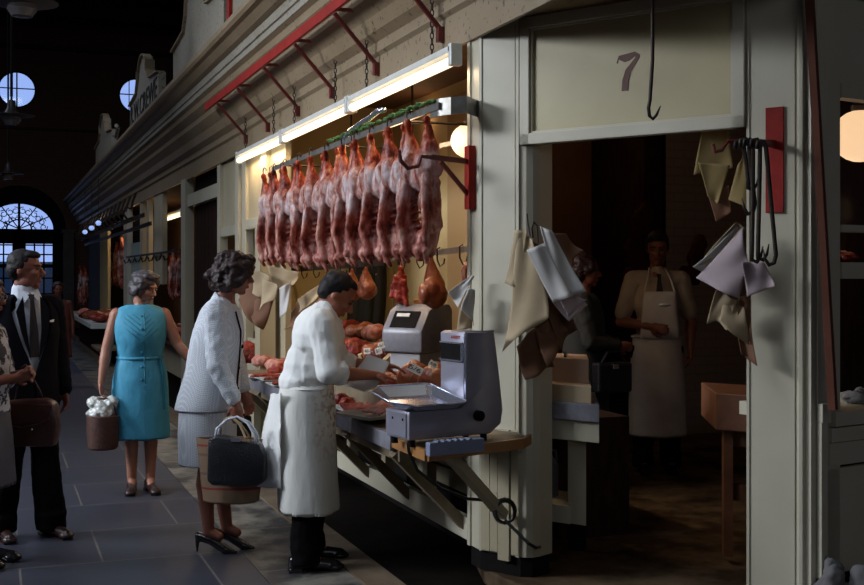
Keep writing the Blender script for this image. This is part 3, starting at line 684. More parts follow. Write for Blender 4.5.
# right-hand stall front
def rbox(mb, a, b, z0, z1, o0, o1): return mb.prism([xy(rp(a,o0)), xy(rp(a,o1)), xy(rp(b,o1)), xy(rp(b,o0))], z0, z1)
mb = MB(); rbox(mb, .03, .075, .35, 2.84, -.01, .05); rbox(mb, .075, .20, .18, 2.84, .01, .06); rbox(mb, .03, .065, .30, .95, -.03, .0); rbox(mb, .03, .085, .95, 1.03, -.035, .0)
struct(mb.build('trim_11', M['cream'], bevel=.003, origin=(0,0,0)), 'painted upright at the right-hand stall')
mb = MB()
rbox(mb, .20, 3, 2.32, 2.38, .0, .06); rbox(mb, .20, 3, 1.75, 1.78, .0, .06); rbox(mb, .20, 3, 1.55, 1.62, .0, .08); rbox(mb, .2, 3, 2.38, 2.84, .02, .05)
struct(mb.build('trim_12', M['cream'], origin=(0,0,0)), 'window rails of the right-hand stall')
mb = MB(); rbox(mb, .12, 3, .93, .99, -.03, .5); rbox(mb, .12, 3, .86, .92, -.01, .03); rbox(mb, .12, 3, .76, .855, .0, .03); rbox(mb, .12, 3, .30, .745, .01, .03)
struct(mb.build('wall_counter', M['cream'], origin=(0,0,0)), 'panelled sill and front below the right-hand stall window')
mb = MB(); rbox(mb, .12, 3, .0, .30, .05, .06); struct(mb.build('baseboard_stall', M['black'], origin=(0,0,0)))
mb = MB(); rbox(mb, 1.45, 4, .08, 3.1, 1.2, 1.3); struct(mb.build('wall_stall', M['darkwood'], origin=(0,0,0)), 'dark back of the right-hand stall')
g = MB(); rbox(g, .2, 3, 1.78, 2.32, .03, .035); struct(g.build('window_4', M['glass'], origin=(0,0,0)), 'glass pane of the right-hand stall')

# ------------------------------------------------------------------ frontage uprights to the left
def fbox(mb, y0, y1, z0, z1, x0=0, x1=.06): return mb.box((X0+x0, y0, z0), (X0+x1, y1, z1))
Z1 = 2.78
mb = MB(); fbox(mb, 10.17, 10.40, .2, Z1, -.02, .08); fbox(mb, 11.17, 11.36, .2, Z1, 0, .08); fbox(mb, 11.42, 11.60, .2, Z1, -.02, .08); fbox(mb, 12.50, 12.66, .2, Z1, -.01, .08)
struct(mb.build('trim_13', M['cream'], bevel=.004, origin=(0,0,0)), 'painted uprights of the shop front beyond the counter')
mb = MB(); fbox(mb, 9.60, 10.17, .2, Z1, .02, .07)
struct(mb.build('wall_front', M['cream2'], origin=(0,0,0)), 'cream board at the end of the meat opening')
mb = MB(); fbox(mb, 10.40, 11.17, 2.00, 2.10, 0, .06); fbox(mb, 10.40, 11.17, .2, .95, .02, .06); fbox(mb, 11.60, 12.50, 1.97, 2.07, 0, .06); fbox(mb, 11.60, 12.50, .2, .95, .02, .06)
struct(mb.build('trim_14', M['cream'], bevel=.004, origin=(0,0,0)), 'transoms and lower panels of the side lights')
mb = MB(); fbox(mb, 10.40, 11.17, 2.10, Z1, .03, .05); fbox(mb, 11.60, 12.50, 2.07, Z1, .03, .05); fbox(mb, 10.40, 10.62, .95, 2.0, .03, .05)
struct(mb.build('wall_upper', M['cream2'], origin=(0,0,0)), 'dull cream upper panels of the side lights')
mb = MB(); fbox(mb, 10.40, 12.50, .95, 2.0, .35, .40); struct(mb.build('wall_side', M['interior'], origin=(0,0,0)), 'board behind the side lights')
dr = sthing('door_2', 'dark brown grooved wooden shutter door between the stalls', (X0+.1, 13.7, .1))
mb = MB()
for k in range(8): fbox(mb, 12.68+k*.262, 12.68+k*.262+.25, .1, 2.42, .08, .12)
mb.build('door_leaf', M['darkwood'], dr); fbox(MB(), 12.66, 14.80, 2.42, 2.57, .0, .1).build('lintel', M['cream'], dr); fbox(MB(), 12.66, 14.80, 2.57, 2.80, .1, .14).build('overpanel', M['black'], dr)
mb = MB(); fbox(mb, 14.80, 15.15, .1, Z1, -.03, .08); fbox(mb, 21.6, 22.3, .1, Z1, -.03, .06)
struct(mb.build('trim_15', M['cream'], bevel=.004, origin=(0,0,0)), 'uprights either side of the second stall')
mb = MB(); fbox(mb, 17.15, 18.1, 1.42, Z1, 0, .07); fbox(mb, 18.75, 19.0, .2, Z1, 0, .07); fbox(mb, 19.6, 19.95, .2, Z1, 0, .07)
struct(mb.build('trim_16', M['cream2'], origin=(0,0,0)), 'cream boards of the second stall')
mb = MB(); fbox(mb, 20.1, 21.6, .2, 2.12, .03, .07)
struct(mb.build('wall_light', mat('pale_blue_board', (.30,.36,.32), None), origin=(0,0,0)), 'pale green board of the second stall')
mb = MB(); fbox(mb, 15.15, 21.6, .2, .62, .0, .05); struct(mb.build('wall_low', M['cream2'], origin=(0,0,0)), 'low front of the second stall')
mb = MB(); fbox(mb, 15.15, 21.6, 1.86, 1.89, -.06, -.03); 
for k in range(7):
    y = 16+k*.85; mb.tube([(X0-.05,y,1.86),(X0-.08,y,1.78),(X0-.12,y,1.76),(X0-.14,y,1.82)], .012, 5)
tag(mb.build('hook_rail', M['iron']), 'black rail with small hooks across the second stall', 'rail')
mb = MB(); fbox(mb, 25.9, 27.9, .2, 2.5, .0, .06); struct(mb.build('wall_third', M['interior'], origin=(0,0,0)), 'lit cream board of the third stall')
mb = MB(); fbox(mb, 30.2, 34.5, .0, Z1, .2, .3); struct(mb.build('wall_last', M['stonewall'], origin=(0,0,0)), 'grey wall at the far end of the row')

# gable-shaped parapet signs standing on the cornice
def gable(y0, y1, zb, sh, pk, x, name, label, lettering=None, half=None):
    yc = (y0+y1)/2; w = (y1-y0)/2; pw = w*.36
    t = thing(name, label, 'sign', (x, yc, zb))
    pts = [(y0, zb), (y0, zb+sh)]
    k1 = [(yc-pw*1.5, sh), (yc-pw*1.25, sh+.06), (yc-pw, sh+.2), (yc-pw*.9, sh+.34)]
    pts += [(y, zb+z) for y, z in k1[1:]]
    for k in range(9): a = math.pi*(1-k/8); pts.append((yc+pw*.85*math.cos(a), zb+pk-pw*.5+pw*.5*math.sin(a)))
    pts += [(2*yc-y, zb+z) for y, z in reversed(k1[1:])]
    pts += [(y1, zb+sh), (y1, zb)]
    MB().plate([(x, y, z) for y, z in pts], (.09, 0, 0)).build('board', M['crown'], t)
    mb = MB()
    for a, b in zip(pts[1:-1], pts[2:]):
        if a == b: continue
        mb.beam((x+.02, a[0], a[1]+.008), (x+.02, b[0], b[1]+.008), .11, .016, up=(1,0,0) if abs(a[0]-b[0]) < 1e-3 else (0,0,1))
    mb.build('capping', M['cornice'], t)
    if lettering:
        vs, fs = text_mesh(lettering, .40, .004); rot = frame((0,-1,0), (-1,0,0))
        wd = max(v.x for v in vs)-min(v.x for v in vs); k = (y1-y0)*.92/wd
        vs = [Vector((v.x*k, v.y*.95, v.z)) for v in vs]
        MB().add([Vector((x-.006, yc, zb+.20))+rot @ v for v in vs], fs).build('lettering', M['ink'], t)
    return t
gable(10.05, 13.1, 3.68, .36, 1.15, 1.86, 'parapet_sign', 'plain cream gable-shaped board standing on the cornice, nearest of them')
gable(14.5, 17.7, 3.68, .38, .86, 1.88, 'parapet_sign', 'lettered gable board on the cornice before the half-hidden round window', 'R.W.CREWE')
gable(20.6, 24.0, 3.68, .38, .86, 1.88, 'parapet_sign', 'farthest small gable board on the cornice above the third stall')
t = thing('parapet_sign', 'white board in a red frame standing on the cornice at the top edge', 'sign', (1.9, 7.6, 3.68))
MB().box((1.90,5.4,3.72),(1.94,9.85,4.6)).build('board', M['crown'], t)
mb = MB().box((1.87,9.85,3.68),(1.93,9.97,4.7)).box((1.86,5.4,3.68),(1.90,9.9,3.725)); mb.build('frame', M['red'], t)
t = tag(MB().tube([(1.8,19.0,3.75),(1.8,18.6,3.86),(1.75,18.4,3.86)], .03, 8).build('bracket', M['steel']), 'short grey pipe bracket between two gable boards', 'bracket')

# ------------------------------------------------------------------ lamps
def tube_light(y0, y1, x, z, name, label, group, chain=True):
    t = thing(name, label, 'light fitting', (x, (y0+y1)/2, z), 0, group)
    MB().box((x-.03,y0+.02,z+.04),(x+.04,y1-.02,z+.075)).build('batten', M['tubewhite'], t, bevel=.006)
    for ya, yb in ((y0, y0+.045), (y1-.045, y1)): MB().box((x-.03,ya,z-.03),(x+.035,yb,z+.085)).build('end_cap', M['tubewhite'], t, bevel=.006)
    MB().tube([(x,y0+.045,z),(x,y1-.045,z)], .026, 12).build('tube', M['tube'], t, smooth=True)
    if chain:
        for y in (y0+.35, y1-.35):
            zt = 3.05; k = 0; zz = z+.078; 
            mb = MB()
            while zz < zt:
                pts = []
                for q in range(8):
                    a = 2*math.pi*q/8; u = .010*math.cos(a); v = .019*math.sin(a)
                    pts.append((x+(u if k%2 else 0), y+(0 if k%2 else u), zz+.017+v))
                mb.tube(pts, .0035, 5, closed=True); zz += .031; k += 1
            mb.build('chain', M['iron'], t)
    return t
XL = 2.20; TL = .86*XL
y = fy(457, XL)
for i in range(3):
    tube_light(y+.01, y+TL-.01, XL, 2.665, 'fluorescent_light', ['lit fluorescent tube on chains nearest the corner column', 'middle one of the three lit fluorescent tubes over the lamb carcasses', 'lit fluorescent tube farthest from the corner column, of the three over the carcasses'][i], 'fluorescent lights over the meat opening')
    area('tube_glow', (XL, y+TL/2, 2.63), TL*.9, (XL+.25, y+TL/2, 1), 10, (1, .72, .42), .08).rotation_euler[2] += 0
    y += TL
for o in [o for o in COL.objects if o.type == 'LIGHT' and o.name.startswith('tube_glow')]:
    o.data.shape = 'RECTANGLE'; o.data.size = .08; o.data.size_y = TL*.9; o.rotation_euler = (0, math.radians(-8), 0)
p = onx(183, 214, 2.5); tube_light(p.y+.05, p.y+2.0, 2.5, p.z, 'fluorescent_light', 'small lit fluorescent tube hanging in the second stall', None, chain=False)
bulb('second_stall_glow', (2.7, p.y+1, p.z-.15), 10, (1, .68, .38), .15)
tube_light(23.0, 27.5, 2.5, 2.62, 'fluorescent_light', 'lit tube in the farthest open stall above the meat rails', None, chain=False).children[0]
bulb('third_stall_glow', (2.75, 25, 2.4), 16, (1, .62, .30), .2)
def hanging_globe(px, py, D, r, m, name, label, group=None, drop=None, squash=.9):
    c = at(px, py, D); t = thing(name, label, 'lamp', c, 0, group)
    rg = (r, r, r*squash)
    MB().ell(c, rg, nu=20, nv=12).build('globe', m, t, smooth=True)
    MB().lathe([(.3*r,r*squash*.9),(.34*r,r*squash*1.15),(.15*r,r*squash*1.3)], c, 12).build('cap', M['shade'], t, smooth='auto')
    MB().tube([c+Vector((0,0,r*squash*1.2)), Vector((c.x,c.y,drop or 3.12))], .006, 6).build('cord', M['cable'], t)
    return c
c = hanging_globe(470, 141, 7.4, .125, M['globe'], 'globe_lamp', 'glowing round lamp behind the corner column inside the meat stall')
bulb('shop_glow', c+Vector((-.25,.6,-.25)), 8, (1, .62, .34), .12)
bulb('shop_glow_rear', (3.4, 9.3, 2.9), 1.0, (1, .55, .28), .12)  # added unseen bulb, no fitting, lights the rear of the meat stall
c = hanging_globe(860, 136, 5.9, .14, M['globe'], 'globe_lamp', 'glowing drum-shaped lamp in the right-hand stall window', squash=.95)
bulb('right_glow', c+Vector((.1,.3,-.35)), 1.2, (1, .6, .3), .1)
for px, py, D, lb in ((85, 232, 24, 'farthest from the white door post'), (91.5, 228, 22.5, 'between the two others'), (98.5, 223, 21, 'nearest the white door post')):
    hanging_globe(px, py, D, .052, M['globe_blue'], 'globe_lamp', 'small blue globe lamp over the third stall, '+lb, 'blue globe lamps', drop=3.3)
bulb('passage_lamp', (4.7, 9.0, 2.85), 2.6, (1, .55, .32), .12)  # added bulb without a fitting, brightens the passage back wall
bulb('shop_far_right', (7.2, 6.4, 2.7), 1.3, (1, .55, .36), .12)  # added bulb with no lamp around it, brightens the shop's right side
def pendant(px, py, D, r, label, m=None):
    c = at(px, py, D); t = thing('pendant_lamp', label, 'lamp', c)
    MB().lathe([(.02*r,-.55*r),(.6*r,-.5*r),(.88*r,-.1*r),(.8*r,.2*r)], c, 24).build('glass_bowl', M['opal'], t, smooth='auto')
    MB().lathe([(.85*r,.2*r),(2.1*r,.32*r),(2.1*r,.36*r),(.7*r,.5*r),(.42*r,1.0*r),(.36*r,1.7*r),(.1*r,1.8*r),(.1*r,2.2*r)], c, 24).build('shade', M['shade'], t, smooth='auto')
    MB().tube([c+Vector((0,0,2.1*r)), Vector((c.x,c.y,8.7))], .02, 6).build('cord', M['cable'], t)
pendant(11.5, 119, 14, .13, 'dark pendant lamp with glass bowl hanging before the left round window')
pendant(22, 8, 11, .16, 'pendant lamp cut by the top edge of the picture')
pendant(8, 176, 26, .16, 'small distant pendant lamp above the arched entrance')
# ------------------------------------------------------------------ red rail on brackets under the cornice
t = thing('bracket_rail', 'red iron rail on slanting brackets under the cornice', 'rail', (X0, 8, 2.85))
MB().box((1.965,3.8,3.205),(1.985,11.66,3.275)).build('rail', M['red'], t)
for y in (10.98, 10.02, 8.95, 7.95, 6.93, 5.81, 4.75):
    mb = MB().beam((1.97,y,3.215),(2.27,y,3.215),.022,.022).beam((1.97,y,3.19),(2.26,y,2.87),.022,.022).box((2.225,y-.02,2.82),(2.262,y+.02,2.90))
    mb.build('bracket', M['darkred'], t)

# ------------------------------------------------------------------ meat rail and lamb carcasses
RX, RZ = 2.05, 2.395
t = thing('meat_rail', 'steel rail carrying the row of lamb carcasses', 'rail', (RX, 7.2, RZ))
MB().box((RX-.006,5.32,RZ-.012),(RX+.006,9.0,RZ+.022)).build('rail', M['steel'], t)
mb = MB(); pts = [(RX,5.45,RZ),(RX,5.34,RZ),(RX+.04,5.27,RZ),(RX+.12,5.26,RZ+.01),(X0+.02,5.40,RZ+.01)]
mb.sheet(lambda u, v: Vector(pts[0]).lerp(Vector(pts[-1]), u) if False else (lambda i, f: Vector(pts[i]).lerp(Vector(pts[i+1]), f))(min(3, int(u*4)), u*4-min(3, int(u*4)))+Vector((0,0,(v-.5)*.085)), 16, 1)
mb.build('end_strap', M['steel'], t, thick=.008, smooth='auto')
MB().tube([onx(343,148,RX), onx(344,139,RX), onx(349,132,RX), onx(360,124,RX), onx(371,117,RX), onx(378,111,RX), onx(384,110,RX)], .016, 10).build('chrome_hanger', M['chrome'], t, smooth=True)
for y in (5.9, 7.2, 8.6): MB().tube([(RX,y,RZ),(X0+.28,y,RZ),(X0+.30,y,RZ+.03),(X0+.30,y,3.12)], .008, 6).build('hanger_rod', M['iron'], t)
mb = MB()
for k in range(150):
    y = 5.35+R.random()*2.0
    mb.ell((RX+R.uniform(-.012,.012), y, RZ+.035+R.uniform(0,.02)), (.015,.026,.009), nu=6, nv=4)
tag(mb.build('parsley_garnish', M['herb']), 'green garnish laid along the top of the meat rail', 'garnish')

def carcass_mesh(seed):
    q = random.Random(seed); b = MB(); j = lambda s: q.uniform(-s, s)
    for s in (-1, 1):
        b.cap((0, s*.085, -.012), .015, (.0, s*.085, -.06), .022).cap((0, s*.085, -.06), .019, (.012, s*.082, -.15), .040)
        b.cap((.012, s*.082, -.15), .044, (.022, s*.074, -.28), .070); b.ell((-.008, s*.085, -.02), (.022,.020,.028))
        b.ell((-.012, s*.060, -.27), (.050,.050,.10))
        # long smooth flank edge running down to the breast
        ow = j(.012)
        b.cap((-.01, s*.088, -.33), .036, (-.035, s*(.095+ow), -.45), .024); b.cap((-.035, s*(.095+ow), -.45), .023, (-.045, s*(.115+ow), -.60), .019); b.cap((-.045, s*(.115+ow), -.60), .019, (-.01, s*.085, -.74), .026)
        b.cap((.035, s*.095, -.36), .032, (.045, s*.108, -.60), .030); b.cap((.0, s*.104, -.42), .022, (.0, s*.116, -.62), .024); b.cap((.045, s*.10, -.58), .034, (.03, s*.055, -.74), .036)
        for k in range(6): z = -.43-.04*k; b.cap((.055, s*.02, z), .008, (.005, s*.10, z-.025), .009)
        b.cap((.02, s*.095, -.66), .030, (-.03+j(.02), s*(.10+j(.015)), -.74), .020); b.cap((-.03, s*.10, -.74), .018, (-.0, s*(.085+j(.02)), -.80+j(.02)), .012)
        b.ell((.035, s*.022, -.46), (.020,.018,.045))
    b.ell((.03, 0, -.31), (.070, .110, .10)); b.cap((.065, 0, -.30), .045, (.075, j(.01), -.64), .038)
    b.cap((.045, 0, -.66), .050, (.02, j(.015), -.77), .030); b.ell((.01, 0, -.73), (.035,.055,.04))
    b.cap((.09, 0, -.24), .012, (.13, 0, -.27), .006)
    return b
variants = []
for i, px in enumerate([419, 398, 380, 364, 349, 333, 318, 305, 291, 279, 268.5]):
    y = fy(px, RX); loc = (RX-.005, y, RZ-.02)
    lb = 'lamb carcass hanging from the rail, ' + ['nearest the corner column', 'second from the corner column', 'third from the corner column', 'fourth from the corner column', 'fifth from the corner column', 'sixth from the corner column', 'seventh from the corner column', 'fifth from the far end of the row', 'fourth from the far end', 'third from the far end', 'last but one at the far end'][i] if i < 10 else 'lamb carcass at the far left end of the rail'
    if i == 9: lb = 'lamb carcass hanging from the rail, next to the leftmost one'
    if i == 7: lb = 'lamb carcass hanging from the rail, fourth from its far left end'
    if i == 8: lb = 'lamb carcass hanging from the rail, third from its far left end'
    if i < 4:
        t = thing('lamb_carcass', lb, 'lamb carcass', loc, .22+R.uniform(-.12,.12), 'lamb carcasses on the rail'); t.scale = (1.0, .95, .93)
        carcass_mesh(i).build('body', M['carcass'], t, local=True, remesh=.0062, sm=2, disp=.005, dscale=16, smooth=True)
        for s in (-1, 1):
            mb = MB()
            mb.tube([(0,s*.085,-.055),(-.012,s*.085,-.01),(-.012,s*.085,.045),(.0,s*.085,.058),(.012,s*.085,.045),(.012,s*.085,.03)], .0045, 6)
            mb.build('hook', M['iron'], t, local=True)
        variants.append(t)
    else:
        t = copy_tree(variants[i % 4], loc=loc, rz=.24+R.uniform(-.16,.16), label=lb); t.scale = (1.0, .93, R.uniform(.90,.97))

# bracket on the corner column
t = thing('wall_bracket', 'dark red bracket with hooked arm on the corner column beside the lambs', 'bracket', (X0, 5.5, 1.95))
MB().box((X0-.04,5.40,1.90),(X0-.005,5.46,2.22)).build('back_plate', M['red'], t)
mb = MB().beam((X0-.02,5.43,2.14),(X0-.26,5.36,2.15),.015,.025).beam((X0-.02,5.43,1.96),(X0-.2,5.38,2.13),.014,.02)
mb.tube([(X0-.26,5.36,2.15),(X0-.32,5.34,2.15),(X0-.34,5.33,2.10),(X0-.40,5.31,2.085),(X0-.44,5.30,2.12),(X0-.45,5.30,2.17)], .011, 8); mb.build('arm', M['darkred'], t)

# lower inner rail with hooks and the two hams
def rail(p, q, name, label, h=.035, hooks=0, m='steel'):
    t = thing(name, label, 'rail', ((Vector(p)+Vector(q))/2))
    MB().beam(p, q, .008, h).build('rail', M[m], t)
    p, q = Vector(p), Vector(q)
    for k in range(hooks):
        c = p.lerp(q, (k+.5)/hooks); mb = MB().tube([c+Vector((0,0,.03)), c+Vector((-.02,0,.02)), c+Vector((-.02,0,-.05)), c+Vector((-.0,0,-.09)), c+Vector((.025,0,-.07)), c+Vector((.03,0,-.04))], .005, 6); mb.build('hook', M['iron'], t)
    return t
rail(onx(475, 248, 2.62), onx(392, 258, 2.62), 'ham_rail', 'short steel rail with hooks behind the corner column carrying the hams', hooks=4)
rail(onx(384, 262, 2.5), onx(268, 271, 2.5), 'hook_rail', 'dark hook rail below the far carcasses', h=.05, hooks=9, m='iron')
rail(onx(478, 137, 2.8)+Vector((0,0,0)), onx(440, 146, 2.8), 'upper_rail', 'thin steel rail behind the nearest carcass', h=.03)
def ham(c, L, r, name, label, lean=0, m='ham', group=None, cut=True):
    t = thing(name, label, 'ham', c, lean, group); b = MB()
    b.cap((0,0,-.01), .017*r, (0,.01,-.2*L), .030*r).cap((0,.01,-.2*L), .032*r, (.02,.02,-.55*L), .075*r).ell((.02,.02,-.68*L), (.085*r,.095*r,.26*L)).ell((.0,-.03,-.60*L), (.06*r,.07*r,.2*L))
    b.build('flesh', M[m], t, local=True, remesh=.008, sm=2, disp=.006, dscale=18, smooth=True)
    if cut: MB().ell((-.035*r,-.035,-.66*L), (.045*r,.075*r,.18*L)).build('fat_face', M['fat'] if m == 'fat' else M['ham'], t, local=True, smooth=True, disp=.01, dscale=25)
    MB().tube([(0,0,-.04),(-.012,0,0),(-.012,0,.05),(0,0,.065),(.012,0,.05)], .004, 6).build('hook', M['iron'], t, local=True)
    return t
c = onx(431, 255, 2.55); ham(c, .36, 1.0, 'hanging_ham', 'cured ham hanging behind the silver scale, right of the grey one', -.4, 'ham')
c = onx(401, 266, 2.5)
t = thing('hanging_joint', 'small bony joint hanging over the grey scale', 'meat joint', c)
b = MB().cap((0,0,-.01), .02, (0,.01,-.08), .03).cap((0,.0,-.08), .04, (0,.0,-.2), .05).cap((-.02,.06,-.08), .02, (-.04,.07,-.2), .016).cap((0,-.05,-.1), .02, (.02,-.05,-.25), .02).ell((0,.02,-.16), (.04,.07,.06))
b.build('flesh', M['meat'], t, local=True, remesh=.008, sm=1, disp=.012, dscale=22, smooth=True); MB().tube([(0,0,-.04),(-.012,0,0),(-.012,0,.07),(.012,0,.07)], .004, 6).build('hook', M['iron'], t, local=True)
for px, py, lb in ((352, 268, 'half hidden behind the lambs, farther one'), (366, 266, 'half hidden behind the lambs, above the butcher\'s hair')):
    c = onx(px, py, 2.6); ham(c, .27, .9, 'hanging_ham', 'reddish ham '+lb, .3, 'ham', cut=False)
c = onx(468, 262, 2.5)
t = thing('sausage_string', 'loop of pinkish sausages hanging by the corner column', 'sausages', c)
for k in range(3):
    MB().tube([c+Vector((0,.02*(k-1),0)), c+Vector((-.02,.02*(k-1)+.01,-.05)), c+Vector((-.02,.02*(k-1),-.11)), c+Vector((0,.02*(k-1)-.01,-.15))], .011, 8).build('sausage', M['ham'], t, smooth=True)

# interior column and fixtures above
p = onx(314, 150, 3.2)
struct(MB().box((3.0,p.y-.12,.0),(3.12,p.y+.12,3.12)).build('trim_17', M['interior'], origin=(0,0,0)), 'cream post inside the stall behind the middle tube')
tag(MB().box((3.44,7.36,.76),(3.49,8.75,3.0)).build('wall_panel', mat('tan_board', (.30,.20,.09), None, rough=.8)), 'darker tan upright board on the partition beside the corner column', 'board')
# dark overall hanging on the back wall
t = MB().sheet(lambda u, v: Vector((3.02+.35*u+.04*math.sin(v*3), 10.22-.09*math.sin(u*math.pi)-.02*math.sin(u*19), 2.0-.95*v)), 24, 8).build('hanging_coat', M['darkcloth'], thick=.02, smooth=True)
tag(t, 'dark coat hanging behind the butcher\'s head', 'coat')

# ------------------------------------------------------------------ counter
CX, CZ = 1.88, .755
t = thing('market_counter', 'long cream-painted meat counter on slanting braces', 'counter', (2.3, 7.5, 0))
MB().box((CX,5.50,CZ-.02),(2.95,9.75,CZ)).build('counter_top', M['grimewood'], t)
MB().box((CX-.01,5.55,.675),(CX+.02,9.75,CZ+.003)).build('front_board', M['board'], t, bevel=.003)
MB().box((X0-.01,5.50,.20),(X0+.03,9.80,.315)).build('bottom_rail', M['cream'], t, bevel=.004)
for y in (5.58, 6.42, 7.2, 8.0, 8.8, 9.55):
    MB().beam((CX+.02,y,.66),(X0+.01,y,.26),.05,.07,up=(0,1,0)).build('brace', M['grimewood'], t)
    MB().box((X0+.10,y-.04,.2),(X0+.16,y+.04,.74)).build('upright', M['cream2'], t)
MB().box((X0+.26,5.5,.30),(X0+.29,9.8,.74)).build('back_panel', M['cream2'], t)
MB().box((CX+.03,5.52,.62),(CX+.09,9.7,.68)).build('underside_batten', M['grimewood'], t)
tag(MB().box((2.12,9.78,.0),(2.255,9.98,2.0)).box((2.06,9.74,.05),(2.12,9.84,.72)).build('counter_end_post', M['cream2']), 'painted end panel of the counter behind the suited woman', 'panel')
struct(MB().box((2.55,5.5,.0),(2.60,14.8,.30)).build('baseboard_front', M['black'], origin=(0,0,0)))

# scale shelf
t = thing('scale_shelf', 'varnished wooden shelf with a slanting prop holding the silver scale', 'shelf', (2.0, 5.0, .72))
sp = [(1.765,5.16),(1.775,4.74),(2.30,4.93),(2.36,5.00),(2.40,5.16),(2.28,5.36),(2.28,5.42),(1.90,5.42)]
MB().prism(sp, .775, .795).build('board', M['grimewood'], t)
mb = MB().plate([(1.765,5.17,.752),(1.770,4.735,.752),(1.770,4.735,.80),(1.765,5.17,.80)], (-.015,0,0))
mb.plate([(1.765,4.735,.752),(2.31,4.925,.752),(2.31,4.925,.80),(1.765,4.735,.80)], (.005,-.015,0)); mb.plate([(2.31,4.925,.752),(2.40,5.04,.752),(2.40,5.04,.80),(2.31,4.925,.80)], (.012,-.01,0)); mb.build('edge_strip', M['shelfwood'], t)
a = at(452, 458, 5.3); b_ = at(503, 515, 5.66)
MB().beam(at(447, 452, 5.25), b_, .05, .045).build('prop', M['cream2'], t)
mb = MB(); c = at(505, 512, 5.58)
for k in range(3): mb.tube([c+cr*(.045+.004*k)*math.cos(2*math.pi*q/16)+Vector((0,0,(.052+.004*k)*math.sin(2*math.pi*q/16)))+cd*.01*k for q in range(16)], .007, 6, closed=True)
mb.build('cable_coil', M['cable'], t)
mb = MB().tube([at(408,443,5.2), at(409,452,5.2), at(417,470,5.25), at(440,488,5.35), at(468,499,5.5), at(500,501,5.6)], .008, 6).tube([at(425,459,5.3), at(450,468,5.4), at(466,478,5.5)], .006, 5)
mb.tube([at(505,520,5.58), at(515,530,5.56), at(528,543,5.55), at(536,548,5.56), at(540,547,5.7)], .008, 6)
tag(mb.build('cable', M['cable']), 'black cable looping below the scale shelf to the column', 'cable')

# ------------------------------------------------------------------ silver scale with tray
ORI = at(409, 437, 5.13); ORI.z = .797
ang = math.radians(11)
sc_ = thing('weighing_scale', 'silver weighing scale with angled tray on the wooden shelf', 'scale', ORI, ang); sc_.scale = (1, 1, 1.06)
Zs = .030      # housing stands on tall feet; local x to the right, y away from the viewer, origin at the near left corner
side = [(0,.0),(.44,.0),(.50,.04),(.512,.10),(.49,.27),(.462,.448),(.305,.448),(.305,.155),(.28,.122),(0,.122)]
MB().plate([(x,0,z+Zs) for x, z in side], (0,.215,0)).build('housing', M['scale_grey'], sc_, local=True, bevel=.010, smooth='auto')
MB().box((.295,.008,.13+Zs),(.325,.207,.442+Zs)).build('tower_front', M['scale_grey'], sc_, local=True, bevel=.004, smooth='auto')
MB().box((.289,.02,.325+Zs),(.297,.195,.395+Zs)).build('display_window', M['black'], sc_, local=True)
mb = MB().box((.286,.012,.395+Zs),(.297,.203,.402+Zs)).box((.286,.012,.318+Zs),(.297,.203,.325+Zs)).box((.286,.012,.318+Zs),(.297,.02,.402+Zs)); mb.build('display_frame', M['chrome'], sc_, local=True)
vs, fs = text_mesh('AVERY', .020, .001); MB().add([Vector((.2935,.075,.423+Zs))+frame((0,-1,0),(-1,0,0)) @ Vector((v.x*1.3, v.y, v.z)) for v in vs], fs).build('maker_lettering', M['inkred'], sc_, local=True)
MB().tube([(.30,-.002,.15+Zs),(.300,-.002,.450+Zs),(.455,-.002,.450+Zs)], .005, 6).build('chrome_trim', M['chrome'], sc_, local=True)
MB().tube([(.365,.0,.085+Zs),(.365,-.03,.085+Zs)], .023, 16).build('knob', M['black'], sc_, local=True, smooth='auto')
for x, y in ((.03,.03), (.42,.03), (.03,.18), (.42,.18)): MB().tube([(x,y,.0),(x,y,Zs+.005)], .016, 10).build('foot', M['black'], sc_, local=True)
MB().box((-.006,.02,.01+Zs),(.002,.17,.112+Zs)).build('end_plate', M['scale_grey'], sc_, local=True, bevel=.002)
for y, z in ((.045,.085), (.135,.085)): MB().ell((-.007,y,z+Zs), (.003,.006,.006)).build('screw', M['black'], sc_, local=True)
def octo(x0, x1, y0, y1, c, z): return [(x0+c,y0,z),(x1-c*.3,y0,z),(x1,y0+c*.3,z),(x1,y1-c*.3,z),(x1-c*.3,y1,z),(x0+c,y1,z),(x0,y1-c,z),(x0,y0+c,z)]
o_ = octo(-.075,.290,-.05,.30,.085,0); i_ = octo(-.02,.255,-.005,.24,.055,0)
o_ = [(x,y,.150+Zs+(y+.05)*.16) for x, y, z in o_]; i_ = [(x,y,.128+Zs+(y+.0)*.14) for x, y, z in i_]
mb = MB().add(o_+i_, [(k,(k+1)%8,(k+1)%8+8,k+8) for k in range(8)]+[tuple(range(8,16))])
tr = mb.build('tray', M['chrome'], sc_, local=True, thick=.003)
MB().tube(o_, .0045, 6, closed=True).build('tray_rim', M['chrome'], tr, local=True, smooth=True)
MB().box((.06,.04,.115+Zs),(.20,.15,.134+Zs)).build('tray_support', M['scale_grey'], sc_, local=True)
t = thing('plastic_box', 'low blue-grey ribbed plastic box under the silver scale', 'box', at(452, 447, 5.0)*Vector((1,1,0))+Vector((0,0,.797)), ang)
MB().box((-.14,-.045,.0),(.14,-.008,.058)).build('body', M['plastic'], t, local=True, bevel=.004)
mb = MB()
for k in range(6): mb.box((-.10+k*.032,-.045,.058),(-.085+k*.032,-.010,.063))
mb.build('ribs', M['plastic'], t, local=True)

